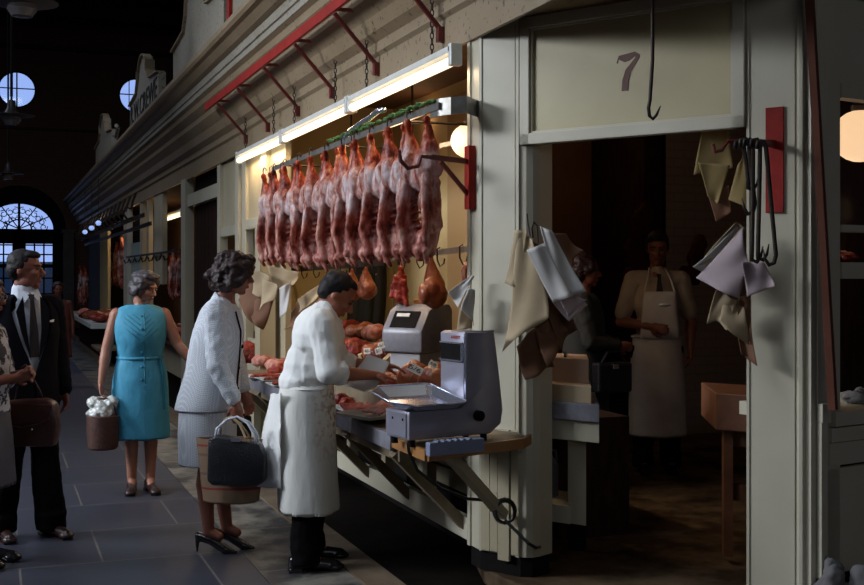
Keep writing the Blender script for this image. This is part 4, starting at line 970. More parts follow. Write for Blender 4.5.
# grey rear scale on the counter
c = onx(415, 392, 2.55); gy = fy(415, 2.55)
g = thing('weighing_scale', 'dark grey domed weighing scale behind the silver one', 'scale', (2.58, gy+.06, CZ+.05), math.radians(35))
yp = [(-.17,.26),(-.17,.40),(-.08,.53),(.0,.57),(.16,.57),(.20,.53),(.20,.26)]
MB().plate([(x,-.16,z) for x, z in yp], (0,.32,0)).build('head', M['scale_dark'], g, local=True, bevel=.02, smooth='auto')
MB().box((-.13,-.12,-.05),(.16,.12,.26)).build('pedestal', mat('pale_pedestal', (.34,.33,.34), None, rough=.4), g, local=True, bevel=.01)
mb = MB().plate([(-.158,-.10,.420),(-.088,-.10,.522),(-.088,.10,.522),(-.158,.10,.420)], (-.004,0,.003)); mb.build('dial_window', M['black'], g, local=True)
MB().plate([(-.118,-.03,.485),(-.104,-.03,.505),(-.104,.07,.505),(-.118,.07,.485)], (-.008,0,.006)).build('dial_strip', M['tubewhite'], g, local=True)
MB().box((.02,-.04,.57),(.06,.04,.60)).build('top_lamp', mat('amber_lamp', (.55,.22,.08), None), g, local=True, bevel=.008)

# ------------------------------------------------------------------ meat on the counter
def tray_at(px, py, w, l, label, name='enamel_tray', z=CZ, rot=0, shift=0, zb=None):
    c = onz(px, py, z); t = thing(name, label, 'tray', (c.x, c.y, z), rot, 'enamel trays on the counter')
    mb = MB(); o = [(-w/2,-l/2,.022),(w/2,-l/2,.022),(w/2,l/2,.022),(-w/2,l/2,.022)]; i = [(-w/2+.02,-l/2+.02,.002),(w/2-.02,-l/2+.02,.002),(w/2-.02,l/2-.02,.002),(-w/2+.02,l/2-.02,.002)]
    r = [(-w/2-.01,-l/2-.01,.022),(w/2+.01,-l/2-.01,.022),(w/2+.01,l/2+.01,.022),(-w/2-.01,l/2+.01,.022)]
    mb.add(i+o+r, [(0,1,2,3)]+[(k,(k+1)%4,(k+1)%4+4,k+4) for k in range(4)]+[(k+4,(k+1)%4+4,(k+1)%4+8,k+8) for k in range(4)])
    mb.build('pan', M['tray'], t, local=True, thick=.004)
    return t, Vector((c.x, c.y, z))
def chunk(c, r, m, name, label, cat='meat', group=None, seed=0, rot=0, n=5, vox=.008, rough=.01):
    q = random.Random(seed+int(c[0]*1000)); b = MB()
    for k in range(n):
        b.ell((q.uniform(-.45,.45)*r[0], q.uniform(-.45,.45)*r[1], r[2]+q.uniform(-.15,.35)*r[2]), (r[0]*q.uniform(.5,.75), r[1]*q.uniform(.5,.75), r[2]*q.uniform(.7,.95)), Matrix.Rotation(q.uniform(0,3), 3, 'Z'))
    b.xf(Matrix.Rotation(rot, 4, 'Z'))
    zmin = min(v.z for v in b.v); b.xf(Matrix.Translation(Vector((c[0],c[1],c[2]-zmin))))
    o = b.build(name, M[m], remesh=vox, sm=1, disp=rough, dscale=20, smooth=True)
    return tag(o, label, cat, group)
def mince_on(tc, w, l, m, name, label):
    b = MB(); q = random.Random(int(w*1000))
    b.ell((0,0,.02), (w*.42,l*.42,.018)); 
    for k in range(40): b.ell((q.uniform(-.38,.38)*w, q.uniform(-.38,.38)*l, .026+q.uniform(0,.012)), (.02,.022,.012), nu=7, nv=5)
    b.xf(Matrix.Translation(tc)); return tag(b.build(name, M[m], remesh=.006, sm=1, smooth=True, disp=.004, dscale=50), label, 'meat')
# near trays
t, c = tray_at(362, 413, .30, .50, 'pale tray of dark mince on the counter edge beside the butcher')
t.location.x = max(c.x, 2.03); c.x = t.location.x; mince_on(c, .30, .50, 'mince', 'minced_meat', 'dark red mince in the tray nearest the butcher')
t, c = tray_at(376, 424, .30, .30, 'white tray of pale bacon slices next to the silver scale', rot=.35, z=CZ)
c.x = 1.955; c.y = fy(374, 1.955); t.location.x = c.x; t.location.y = c.y; t.location.z = c.z = CZ+.026
for k in range(5):
    cc = c+Vector((.02+.028*k, -.04+.02*k, .012)); 
    o = MB().sheet(lambda u, v: cc+Vector((-.05+.02*math.sin(5*u)+.09*v, -.13+.24*u, .012+.03*math.sin(math.pi*v)*(.6+.4*math.sin(3*u+k))+.006*k)), 12, 6).build('bacon_slice', M['fat'], thick=.006, smooth=True)
    tag(o, ['lowest', 'second lowest', 'middle', 'second highest', 'topmost'][k]+' bacon slice in the white tray next to the scale', 'bacon', 'bacon slices in the near tray')
# left trays
for k, (px, py, lb) in enumerate(((252, 379, 'white tray edge at the far end of the counter, half behind the suited woman'), (266, 382, 'white tray with chops, middle of the three behind the suited woman'), (277, 387, 'white tray with chops just left of the butcher\'s back'))):
    t, c = tray_at(px, py, .30, .26, lb); t.location.x = max(c.x+.1, 1.97); c.x = t.location.x
    for q_ in range(3):
        chunk((c.x-.07+.07*q_, c.y+R.uniform(-.05,.05), CZ+.008), (.055,.075,.018), 'meat', 'meat_chop', ['left', 'middle', 'right'][q_]+' chop in the '+['far', 'middle', 'near'][k]+' tray beside the suited woman', 'chop', 'chops in the trays', seed=q_*7+k)
for px, py, r, m, lb, sd in ((252, 366, (.13,.12,.10), 'meat', 'tall fatty rump joint at the far end of the counter', 1), (262, 378, (.12,.11,.065), 'fat', 'rolled pale joint in front of the tall rump joint', 2), (246, 374, (.10,.10,.06), 'meatdark', 'dark red joint beside the suited woman\'s arm', 3), (275, 374, (.10,.14,.06), 'fat', 'pale pork joint behind the trays by the butcher\'s back', 4), (282, 380, (.09,.1,.045), 'meat', 'red trimmed joint touching the butcher\'s back in view', 5)):
    c = onx(px, py, 2.15 if sd != 1 else 2.25); chunk((c.x, c.y, CZ), r, m, 'meat_joint', lb, 'meat joint', 'joints at the far end of the counter', seed=sd)
# middle of the counter: heaps and gammon joints
t = thing('display_stand', 'stepped wooden stand under the meat in the middle of the counter', 'stand', (2.4, 7.4, CZ))
MB().box((2.10,5.95,CZ),(2.40,8.5,.86)).build('lower_step', M['grimewood'], t)
MB().box((2.40,7.45,CZ),(2.63,9.2,.95)).build('middle_step', M['grimewood'], t)
MB().box((2.63,7.45,CZ),(2.93,9.2,1.04)).build('upper_step', M['grimewood'], t)
rows = [(2.00,CZ,[(338,'meatdark',.06),(347,'meat',.055)],'on the counter edge'),
        (2.24,.86,[(340,'meat',.10),(352,'meatdark',.10),(364,'meat',.09),(376,'meatdark',.10),(388,'ham',.10),(400,'meatdark',.09)],'on the lowest step'),
        (2.52,.95,[(336,'meatdark',.11),(350,'meat',.11),(362,'meatdark',.11),(374,'ham',.11),(386,'ham_dark',.12)],'on the middle step'),
        (2.78,1.04,[(334,'meatdark',.11),(348,'meatdark',.12),(361,'ham',.11),(374,'fat',.11)],'on the top step')]
wd = ['leftmost', 'second from the left', 'third from the left', 'fourth from the left', 'fifth from the left', 'rightmost']
k = 0
for X, z, row, where in rows:
    for n_, (px, m, r) in enumerate(row):
        y = fy(px, X); wn_ = wd[n_] if n_ < len(row)-1 else 'rightmost'
        chunk((X+R.uniform(-.02,.02), y, z), (r, r*1.15, r*.60), m, 'meat_joint', 'meat joint '+where+' of the middle display, '+wn_, 'meat joint', 'meat laid out along the counter', seed=20+k); k += 1
def gammon(px, py, X, r, label, m='ham'):
    c = onx(px, py, X); D_ = .3535*c.x+.9354*c.y
    b = MB().ell((0,0,r*1.0), (r*.95,r*.95,r*1.0)).ell((0,.0,r*1.5), (r*.5,r*.6,r*.6)); b.xf(Matrix.Translation(Vector((c.x,c.y,.859))))
    return tag(b.build('gammon_joint', M[m], remesh=.008, sm=3, disp=.006, dscale=18, smooth=True), label, 'ham', 'gammon joints before the grey scale'), c
g1, c1 = gammon(414, 380, 2.25, .105, 'rounded gammon joint in netting with a large ticket, left of the silver scale tower')
g2, c2 = gammon(436, 380, 2.27, .11, 'gammon joint half hidden behind the silver scale tower')
mb = MB()
for k in range(4):
    mb.tube([c1+Vector((-.02,-.0,0))*0+Vector((c1.x*0,0,0))+Vector((-.070+.012*abs(k-1.5), -.05+.035*k, z_-c1.z)) for z_ in (CZ+.05,CZ+.09,CZ+.13)], .004, 5)
    mb.tube([Vector((c1.x-.085+.005*k, c1.y-.04, CZ+.05+.025*k)), Vector((c1.x-.095, c1.y, CZ+.055+.025*k)), Vector((c1.x-.08, c1.y+.05, CZ+.05+.025*k))], .004, 5)
mb.build('netting', mat('netting', (.5,.33,.10), None), g1)
def ticket(px, py, X, txt, w, h, tilt, label, yaw=20):
    c = onx(px, py, X); t = thing('price_ticket', label, 'price ticket', c, 0, 'price tickets on the meat')
    xd = (Matrix.Rotation(math.radians(-yaw), 3, 'Z') @ Vector((1,0,0))); rot = frame(xd, (-.2,-.93,.3)); rot = rot @ Matrix.Rotation(math.radians(tilt), 3, 'Z')
    b = MB().box((-w/2,-h/2,-.002),(w/2,h/2,0)); b.xf(Matrix.Translation(c) @ rot.to_4x4()); b.build('card', M['tubewhite'], t)
    b = MB().tube([(0,-h/2,-.003),(0,-h/2-.05,-.01)], .0015, 5); b.xf(Matrix.Translation(c) @ rot.to_4x4()); b.build('pin', M['steel'], t)
    vs, fs = text_mesh(txt, h*.8, .0005); k = w*.8/max(.001, max(v.x for v in vs)-min(v.x for v in vs))
    MB().add([c+rot @ Vector((v.x*k, v.y, v.z+.002)) for v in vs], fs).build('price', M['ink'], t)
    vs2 = [(-w*.48,-h*.3,.001),(-w*.36,-h*.3,.001),(-w*.36,h*.3,.001),(-w*.48,h*.3,.001)]
    if w > .06: MB().add([c+rot @ Vector(v) for v in vs2], [(0,1,2,3)]).build('red_mark', M['inkred'], t)
ticket(415, 369, 2.12, '5/6', .085, .045, -28, 'large price ticket on the netted gammon joint')
ticket(433, 364, 2.22, '4/8', .045, .03, -35, 'small price ticket on the joint behind the silver tower')
for px, py, s_, tl, lb in ((378.5, 351, '5/-', 15, 'square price ticket right of the others, on the orange gammon'), (367, 351, '4/-', 5, 'small price ticket leftmost over the orange gammon'), (382, 345, '6/-', 20, 'price ticket highest, by the grey scale foot'), (400, 371, '3/6', 70, 'upright price ticket on the dark smoked joint')):
    ticket(px, py, 2.35, s_, .045, .042, tl, lb)
# cardboard box, cream tray sticks behind
c = onz(366, 362, CZ); 
p = onx(366, 345, 2.95)
t = thing('cardboard_box', 'brown cardboard box at the back of the counter behind the butcher', 'box', (p.x, p.y, CZ), -.3)
MB().box((-.25,-.16,0),(.25,.16,.30)).build('carton', M['card'], t, local=True, bevel=.004); MB().box((-.255,-.03,.0),(-.25,.03,.30)).build('tape', M['paper_tan'], t, local=True)
struct(MB().box((2.95,5.8,.0),(3.40,9.8,CZ)).build('counter_rear', M['darkwood'], origin=(0,0,0)), 'dark rear bench of the stall')
for (a, b_, lb) in (((360,382),(386,356),'long cream strip of wood dividing the meat'), ((384,347),(402,352),'cream tray edge left of the grey scale')):
    p0 = onx(a[0], a[1]-6, 2.42); q0 = onx(b_[0], b_[1]-4, 2.66); p0.z = .97; q0.z = 1.06
    tag(MB().beam(p0, q0, .03, .06).build('divider_board', M['paper_tan']), lb, 'board')

# ------------------------------------------------------------------ paper bundles
def sheet(name_label, pts4, m, fold=.03, curl=.0, group=None, seed=0, cat='paper', name='wrapping_paper', th=.0015, thick_n=1):
    a, b, c, d = [Vector(p) for p in pts4]; q = random.Random(seed); ph = q.uniform(0, 6); nn = (b-a).cross(d-a).normalized()
    if nn.dot(cd) > 0: nn = -nn
    def f(u, v):
        p = a.lerp(b, u).lerp(d.lerp(c, u), v)
        return p+nn*(fold*math.sin(math.pi*u*1.3+ph)*(.25+v)+fold*.35*math.sin(7*u+3*v+ph)+curl*max(0, v-.5)**2*4)
    return tag(MB().sheet(f, 14, 14).build(name, M[m], thick=th*thick_n, smooth=True), name_label, cat, group)
def Q(D, *pp): return [at(x, y, D+dd) for (x, y, dd) in pp]
G = 'papers hung at the left side of the doorway'
D = 5.45
sheet('tan paper curling down in front of the corner column, largest of the doorway bundle', Q(D, (519,232,.06),(533,240,.0),(549,318,-.06),(512,352,.04)), 'paper_tan', .03, .05, G, 1)
sheet('pale tan paper flap on the corner column left of the doorway bundle', Q(D, (515,230,.05),(527,230,.02),(521,288,.05),(506,283,.08)), 'paper_tan', .015, .02, G, 2)
sheet('dark brown paper roll hanging lowest in the doorway bundle', Q(D+.05, (526,245,0),(545,260,.05),(563,330,.06),(530,366,0)), 'paper_brown', .05, .10, G, 3, thick_n=3)
sheet('dark brown curled paper end at the bottom of the doorway bundle', Q(D-.02, (514,345,0),(548,320,.03),(556,368,.05),(518,376,.02)), 'paper_brown', .06, .05, G, 4, thick_n=3)
sheet('white sheet hanging topmost in the doorway bundle, right of the hook', Q(D-.06, (540,226,0),(552,231,0),(584,292,.05),(561,300,-.02)), 'paper', .02, .04, G, 5, thick_n=3)
sheet('white sheet with a pointed corner at the middle of the doorway bundle', Q(D-.1, (527,250,0),(544,243,0),(571,296,.02),(553,303,.0)), 'paper', .02, .03, G, 6, thick_n=3)
sheet('grey-white lower sheet of the doorway bundle', Q(D-.04, (548,270,0),(566,290,.02),(586,300,.04),(565,318,0)), 'paper_mauve', .02, .02, G, 7)
sheet('greyish sheet with zigzag edge low in the doorway bundle', Q(D+.02, (541,290,0),(575,288,.02),(588,305,.06),(567,322,0)), 'paper_mauve', .02, .02, G, 8)
sheet('brown paper corner sticking out to the right of the doorway bundle', Q(D+.1, (550,232,0),(566,234,.06),(578,252,.08),(568,268,.03)), 'paper_brown', .02, .03, G, 9)
sheet('brown shadowed sheet at the back of the doorway bundle', Q(D+.08, (530,240,0),(556,250,.03),(572,330,.05),(556,350,.0)), 'paper_brown', .04, .05, G, 11)
tag(MB().tube([at(533,238,5.44), at(532,228,5.44), at(534,222,5.5), at(537,226,5.5), at(538,242,5.44)], .004, 6).tube([at(530,236,5.42), at(528,224,5.46), at(527,214,5.52)], .004, 6).build('paper_hook', M['iron']), 'wire hook holding the doorway paper bundle', 'hook')
G = 'papers hung inside the left end of the meat opening'
D = 8.9
for k, (m, pp, lb) in enumerate((
    ('paper_brown', ((246,268,.2),(262,288,.1),(258,325,.1),(240,300,.2)), 'dark brown folded paper next to the suited woman\'s face'),
    ('paper_tan', ((252,268,.1),(270,276,.0),(272,300,.0),(258,292,.1)), 'tan sheet in the left paper bundle'),
    ('paper_tan', ((262,278,.0),(278,285,-.1),(277,300,-.1),(262,310,.0)), 'broad tan sheet in the middle of the left paper bundle'),
    ('paper_brown', ((254,300,.1),(275,296,.0),(266,330,.05),(252,316,.1)), 'brown lower sheet of the left paper bundle'),
    ('paper', ((279,288,-.2),(291,282,-.2),(288,312,-.2),(280,318,-.2)), 'bright white sheet between the tan bundles left of the butcher'),
    ('paper_tan', ((268,266,.1),(300,272,-.0),(296,284,.0),(276,290,.1)), 'tan sheet crossing above the bright white one'),
    ('paper_tan', ((296,300,-.1),(330,278,-.3),(320,300,-.2),(300,312,-.1)), 'tan sheet slanting behind the butcher\'s collar'),
    ('paper_brown', ((290,312,.0),(304,296,-.1),(306,322,-.1),(286,330,.0)), 'brown sheet behind the butcher\'s shoulder'))):
    sheet(lb, Q(D, *pp), m, .03, .04, G, 20+k, thick_n=2)
G = 'papers hung on the left side of the corner column'
for k, (m, pp, lb) in enumerate((
    ('paper', ((470,276,.0),(474,276,.0),(458,308,.0),(448,292,.0)), 'white sheet with pointed corner left of the corner column'),
    ('paper', ((468,288,-.05),(475,290,-.02),(474,326,.0),(458,308,-.05)), 'white folded sheet against the corner column'),
    ('paper_tan', ((460,308,.0),(472,314,.0),(472,328,.0),(457,330,.0)), 'cream sheet lowest beside the corner column'))):
    sheet(lb, Q(5.75, *pp), m, .02, .02, G, 30+k, thick_n=2)
G = 'papers hung at the right pillar'
D = 4.85
for k, (m, pp, lb) in enumerate((
    ('paper_yellow', ((702,130,.3),(728,130,.3),(733,168,.28),(693,175,.3)), 'yellow paper hanging from the top of the doorway'),
    ('paper_yellow', ((698,162,.28),(730,165,.24),(718,204,.28),(708,196,.3)), 'lower fold of the yellow paper under the doorway board'),
    ('paper_brown', ((706,190,.3),(730,185,.26),(732,212,.3),(716,222,.3)), 'dark brown tail below the yellow paper'),
    ('paper_yellow', ((738,165,.2),(746,150,.2),(750,210,.15),(728,200,.2)), 'yellow-tan sheet behind the black hooks'),
    ('paper_tan', ((735,222,.0),(746,228,.0),(722,262,.05),(698,262,.1)), 'light sheet on top of the right bundle'),
    ('paper', ((738,226,.02),(744,240,.0),(708,275,.1),(697,268,.1)), 'edge-on white sheet in the right bundle'),
    ('paper_mauve', ((742,228,-.02),(748,262,-.03),(740,298,.0),(697,278,.08)), 'large greyish-pink sheet of the right bundle'),
    ('paper_mauve', ((742,262,-.05),(764,262,-.08),(776,286,-.08),(748,296,-.05)), 'greyish sheet corner lying against the right pillar'),
    ('paper_tan', ((716,290,.0),(738,300,.0),(728,322,.06),(707,320,.1)), 'rolled tan sheet below the right bundle'),
    ('paper_tan', ((724,300,.05),(745,308,.0),(748,345,.0),(722,320,.05)), 'tan sheet hanging low in the right bundle'),
    ('paper_brown', ((738,300,.0),(750,292,.0),(752,362,.02),(738,352,.05)), 'brown narrow sheet lowest in the right bundle'))):
    sheet(lb, Q(D, *pp), m, .025 if k > 3 else .009, .03 if k > 3 else .01, G, 40+k, thick_n=2)

# ------------------------------------------------------------------ hooks on the right pillar
t = thing('hook_bracket', 'red plate with short arm holding black meat hooks on the right pillar', 'bracket', dp(ds(775), 0, 1.83))
s_ = ds(775); b0, b1 = ds(766.5), ds(784)
dbox(MB(), b0, b1, 1.83, 2.275, -.012, -.0).build('back_plate', M['red'], t)
pa = dp(s_, -.01, 2.12); pb = at(712, 144, 4.65)
mb = MB().beam(pa, at(748, 142, 4.68), .014, .03).tube([at(748,142,4.68), at(728,141,4.68), at(722,150,4.66), at(715,152,4.66), at(713,144,4.66)], .008, 8)
mb.build('arm', M['darkred'], t)
lbs = ['black meat hook leftmost of the bunch on the right pillar', 'black meat hook second from left in the bunch', 'long black meat hook in the middle of the bunch', 'black meat hook second from right in the bunch', 'long black meat hook hanging rightmost on the pillar']
for k, (x0, y0, x1, y1, dirn) in enumerate(((740,144,748,190,-1),(745,142,753,214,1),(749,142,752,262,-1),(756,142,758,260,-1),(762,144,774,265,1))):
    Dk = 4.62-.012*k
    pts = [(x0-5,y0+5),(x0-4,y0-2),(x0+1,y0-3),(x0+4,y0+4),((x0*.4+x1*.6)+2,(y0+y1)/2),(x1+(2 if dirn > 0 else 0),y1-10),(x1,y1-2),(x1+dirn*-5,y1),(x1+dirn*-9,y1-6),(x1+dirn*-11,y1-16)]
    o = MB().tube([at(x, y, Dk) for x, y in pts], [.009]*8+[.006,.002], 8).build('meat_hook', M['iron'], smooth=True); tag(o, lbs[k], 'hook', 'meat hooks on the right pillar')
o = MB().tube([at(652.5,-60,4.6), at(652.5,60,4.6), at(650,100,4.6), at(648.5,108,4.6), at(649.5,116,4.6), at(653,119,4.6), at(656.5,115,4.6), at(660.5,106,4.6)], [.0075]*6+[.006,.002], 10).build('meat_hook', M['iron'], smooth=True)
tag(o, 'single long black hook hanging before the number board', 'hook')
o = MB().beam(at(808, -30, 4.72), at(833, 410, 4.66), .035, .03).build('wooden_pole', M['pole'])
tag(o, 'long brown wooden pole leaning beside the right pillar', 'pole')

# ------------------------------------------------------------------ tables in the shop
def ctab(): pass
t = thing('work_table', 'cream painted work table just inside the doorway on the left', 'table', at(560, 545, 5.9).xyz*Vector((1,1,0))+Vector((0,0,.08)), 0)
def ibox(mb, x0, y0, x1, y1, D, dep):      # upright slab parallel to the doorway
    a = at(x0, y1, D); b = at(x1, y1, D); zt = at(x0, y0, D).z; a2 = dp(0)
    d_ = E
    q0 = Vector((a.x, a.y, 0)); L_ = (b-a).length
    q1 = q0+d_*(x1-x0)/F*D/(.7955+.606*((x0+x1)/2-432)/F)
    nd = Vector((.45,.893,0)); return mb.prism([xy(q0), xy(q0+nd*dep), xy(q1+nd*dep), xy(q1)], a.z, zt)
Dt = 5.85
ibox(MB(), 536, 416, 598, 437, Dt, .55).build('apron_board', M['cream'], t, bevel=.003)
ibox(MB(), 534, 400, 598, 417, Dt-.03, .60).build('top', M['board'], t, bevel=.003)
for x in (568, 520): ibox(MB(), x, 437, x+18, 523, Dt, .07).build('leg', M['cream'], t); ibox(MB(), x, 523, x+18, 549, Dt+.0, .07).build('leg_foot', M['black'], t)
ibox(MB(), 536, 502, 570, 519, Dt+.02, .4).build('shelf', M['cream'], t)
t = tag(ibox(MB(), 528, 382, 590, 402, Dt+.03, .45).build('chopping_block', M['paper_tan'], bevel=.004), 'pale block lying on the painted table under the red boxes', 'block')
t = thing('meat_box', 'pale pinkish box with dark strap stacked topmost on the painted table', 'box', at(562, 382, Dt+.1))
ibox(MB(), 543, 357, 588, 382, Dt+.1, .35).build('body', mat('pinkish_box', (.36,.24,.17), None, rough=.8), t, bevel=.003); ibox(MB(), 564, 356, 566.5, 382, Dt+.09, .36).build('strap', M['black'], t)
c = at(547, 500, Dt+.2)
t = thing('plastic_can', 'greyish plastic can on the lower shelf of the painted table', 'can', c)
MB().lathe([(.055,0),(.06,.02),(.06,.19),(.03,.23),(.02,.25),(.02,.28)], c, 16).build('body', M['canplastic'], t, smooth='auto'); MB().tube([c+Vector((.02,0,.26)), c+Vector((.05,0,.26)), c+Vector((.055,0,.2))], .008, 6).build('handle', M['canplastic'], t)
t = thing('butcher_block', 'dark reddish wooden block table behind the right pillar', 'table', at(735, 550, 5.95).xyz*Vector((1,1,0))+Vector((0,0,.08)))
ibox(MB(), 716, 393, 790, 430, 5.9, .6).build('block_top', M['pine'], t, bevel=.006)
ibox(MB(), 724, 430, 733, 556, 5.93, .08).build('leg', M['pine'], t); ibox(MB(), 774, 430, 783, 556, 5.93, .08).build('leg', M['pine'], t)
ibox(MB(), 731, 430, 776, 446, 5.94, .04).build('top_rail', M['pine'], t); ibox(MB(), 731, 484, 776, 500, 5.94, .04).build('stretcher', M['pine'], t)
# dim things on the dimmed back wall
for px, py, w, h, m, lb in ((611, 250, .11, .25, 'paper_tan', 'pale narrow notice on the dim shop wall'), (556, 232, .40, .42, 'paper_brown', 'brown square board on the dim shop wall')):
    p = at(px, py, 10.4); p.y = 10.18; 
    tag(MB().box((p.x-w/2,10.17,p.z-h/2),(p.x+w/2,10.195,p.z+h/2)).build('wall_notice', mat('dim_'+lb[:5], (.22,.13,.06) if w < .2 else (.14,.07,.035), None)), lb, 'notice')
# meat on hooks at the back of the shop
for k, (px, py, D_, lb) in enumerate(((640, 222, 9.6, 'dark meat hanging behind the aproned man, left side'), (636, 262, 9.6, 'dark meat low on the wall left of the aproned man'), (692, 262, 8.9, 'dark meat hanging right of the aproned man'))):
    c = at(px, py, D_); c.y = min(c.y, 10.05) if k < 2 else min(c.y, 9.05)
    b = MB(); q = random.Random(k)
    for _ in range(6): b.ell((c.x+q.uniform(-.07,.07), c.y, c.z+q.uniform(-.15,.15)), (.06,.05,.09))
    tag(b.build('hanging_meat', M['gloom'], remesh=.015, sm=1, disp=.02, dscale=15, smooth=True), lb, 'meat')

# ------------------------------------------------------------------ right-hand stall window contents
p = rp(.5, .12, .99)
tag(MB().ell((p.x,p.y,1.02), (.10,.08,.03)).ell((p.x+.1,p.y+.03,1.03), (.07,.06,.035)).build('paper_scrap', M['rag'], remesh=.01, sm=1, disp=.02, dscale=18, smooth=True), 'crumpled grey wrappings on the right-hand stall sill', 'wrapping')
p = rp(.42, .3, .99)
mb = MB(); rbox(mb, .2, 1.4, 1.60, 1.62, .1, .45); tag(mb.build('window_shelf', M['board']), 'shelf across the right-hand stall window', 'shelf')
p = rp(.45, .25, 1.62); chunk((p.x,p.y,1.62), (.12,.06,.03), 'meatdark', 'meat_joint', 'small meat piece on the shelf of the right-hand stall', 'meat', seed=77)
p = at(852, 585, 4.75); p.z = 0
b = MB()
for k in range(9): b.ell((p.x+R.uniform(-.10,.12), p.y+R.uniform(-.06,.08), .05+R.uniform(0,.16)), (.07,.06,.05+.02*k%3))
b.ell((p.x, p.y, .04), (.16,.11,.05)); b.ell((p.x-.05,p.y,.2), (.06,.06,.09))
tag(b.build('rag_bundle', M['rag'], remesh=.012, sm=2, disp=.03, dscale=9, smooth=True), 'grey cloth bundle on the ground at the bottom right', 'cloth')

# ------------------------------------------------------------------ farther stalls
def far_carcass(px, py, X, s, label):
    c = onx(px, py, X); t = copy_tree(variants[1], loc=(X, c.y, c.z), rz=R.uniform(-.5,.5), label=label); t.scale = (s, s, s); t['group'] = 'meat hanging in the farther stalls'
far_carcass(176, 252, 2.45, .85, 'pale small carcass hanging in the second stall under its lamp')
far_carcass(171, 256, 2.6, .8, 'small carcass hanging left of the pale one in the second stall')
far_carcass(122, 238, 2.5, 1.3, 'carcass hanging in the third stall beside the white post')
far_carcass(117, 242, 2.7, 1.3, 'carcass deeper in the third stall, left of the one by the post')
far_carcass(82.5, 266, 2.0, 1.2, 'long lone carcass hanging at the far end of the stall row')
far_carcass(112, 250, 2.9, 1.2, 'dim carcass farthest inside the third stall')
mb = MB().box((2.15,15.2,.60),(3.1,18.6,.64)); tag(mb.build('display_shelf', M['darkwood']), 'dark display shelf of the second stall', 'shelf')
for k in range(6):
    c = onx(172+2.5*k, 330, 2.35+.1*(k%3)); chunk((c.x, c.y, .64), (.14,.16,.09), ['meat','meatdark','fat'][k%3], 'meat_joint', 'meat joint on the second stall shelf, '+['leftmost', 'second from left', 'third from left', 'third from right', 'second from right', 'rightmost'][k], 'meat joint', 'joints in the second stall', seed=60+k, vox=.015)
t = thing('display_table', 'counter with white edge in the third stall heaped with meat', 'counter', (2.1, 24, 0))
MB().box((1.55,20.8,.62),(3.0,28.5,.70)).build('top', M['tray'], t); MB().box((1.85,21.2,.0),(2.9,28.3,.62)).build('base', M['darkwood'], t)
MB().box((1.60,20.0,.28),(2.2,21.4,.32)).build('lower_shelf', M['grimewood'], t)
for k in range(12):
    x = 1.75+.28*(k%3)+R.uniform(-.05,.05); y = 21.4+.55*(k//3)*3.0*.6+R.uniform(0,.6)
    chunk((x, y, .70), (.17,.24,.085), ['meat','fat','meatdark','ham'][k%4], 'meat_joint', 'meat joint heaped on the third stall counter', 'meat joint', 'joints on the third stall counter', seed=80+k, vox=.02)
t = thing('meat_rack', 'dark overhead rack of scroll hooks before the third stall', 'rack', (2.1, 24, 2.3))
for z, x in ((2.42, 2.0), (2.30, 2.1)):
    MB().box((x-.01,17,z-.03),(x+.01,30,z+.03)).build('rail', M['iron'], t)
for k in range(16):
    y = 18+k*.75; x = 1.95
    MB().tube([(x,y,2.42),(x-.08,y,2.40),(x-.14,y,2.48),(x-.1,y,2.58),(x-.02,y,2.56),(x,y,2.66),(x+.05,y,2.8)], .02, 5).build('scroll_bracket', M['iron'], t)
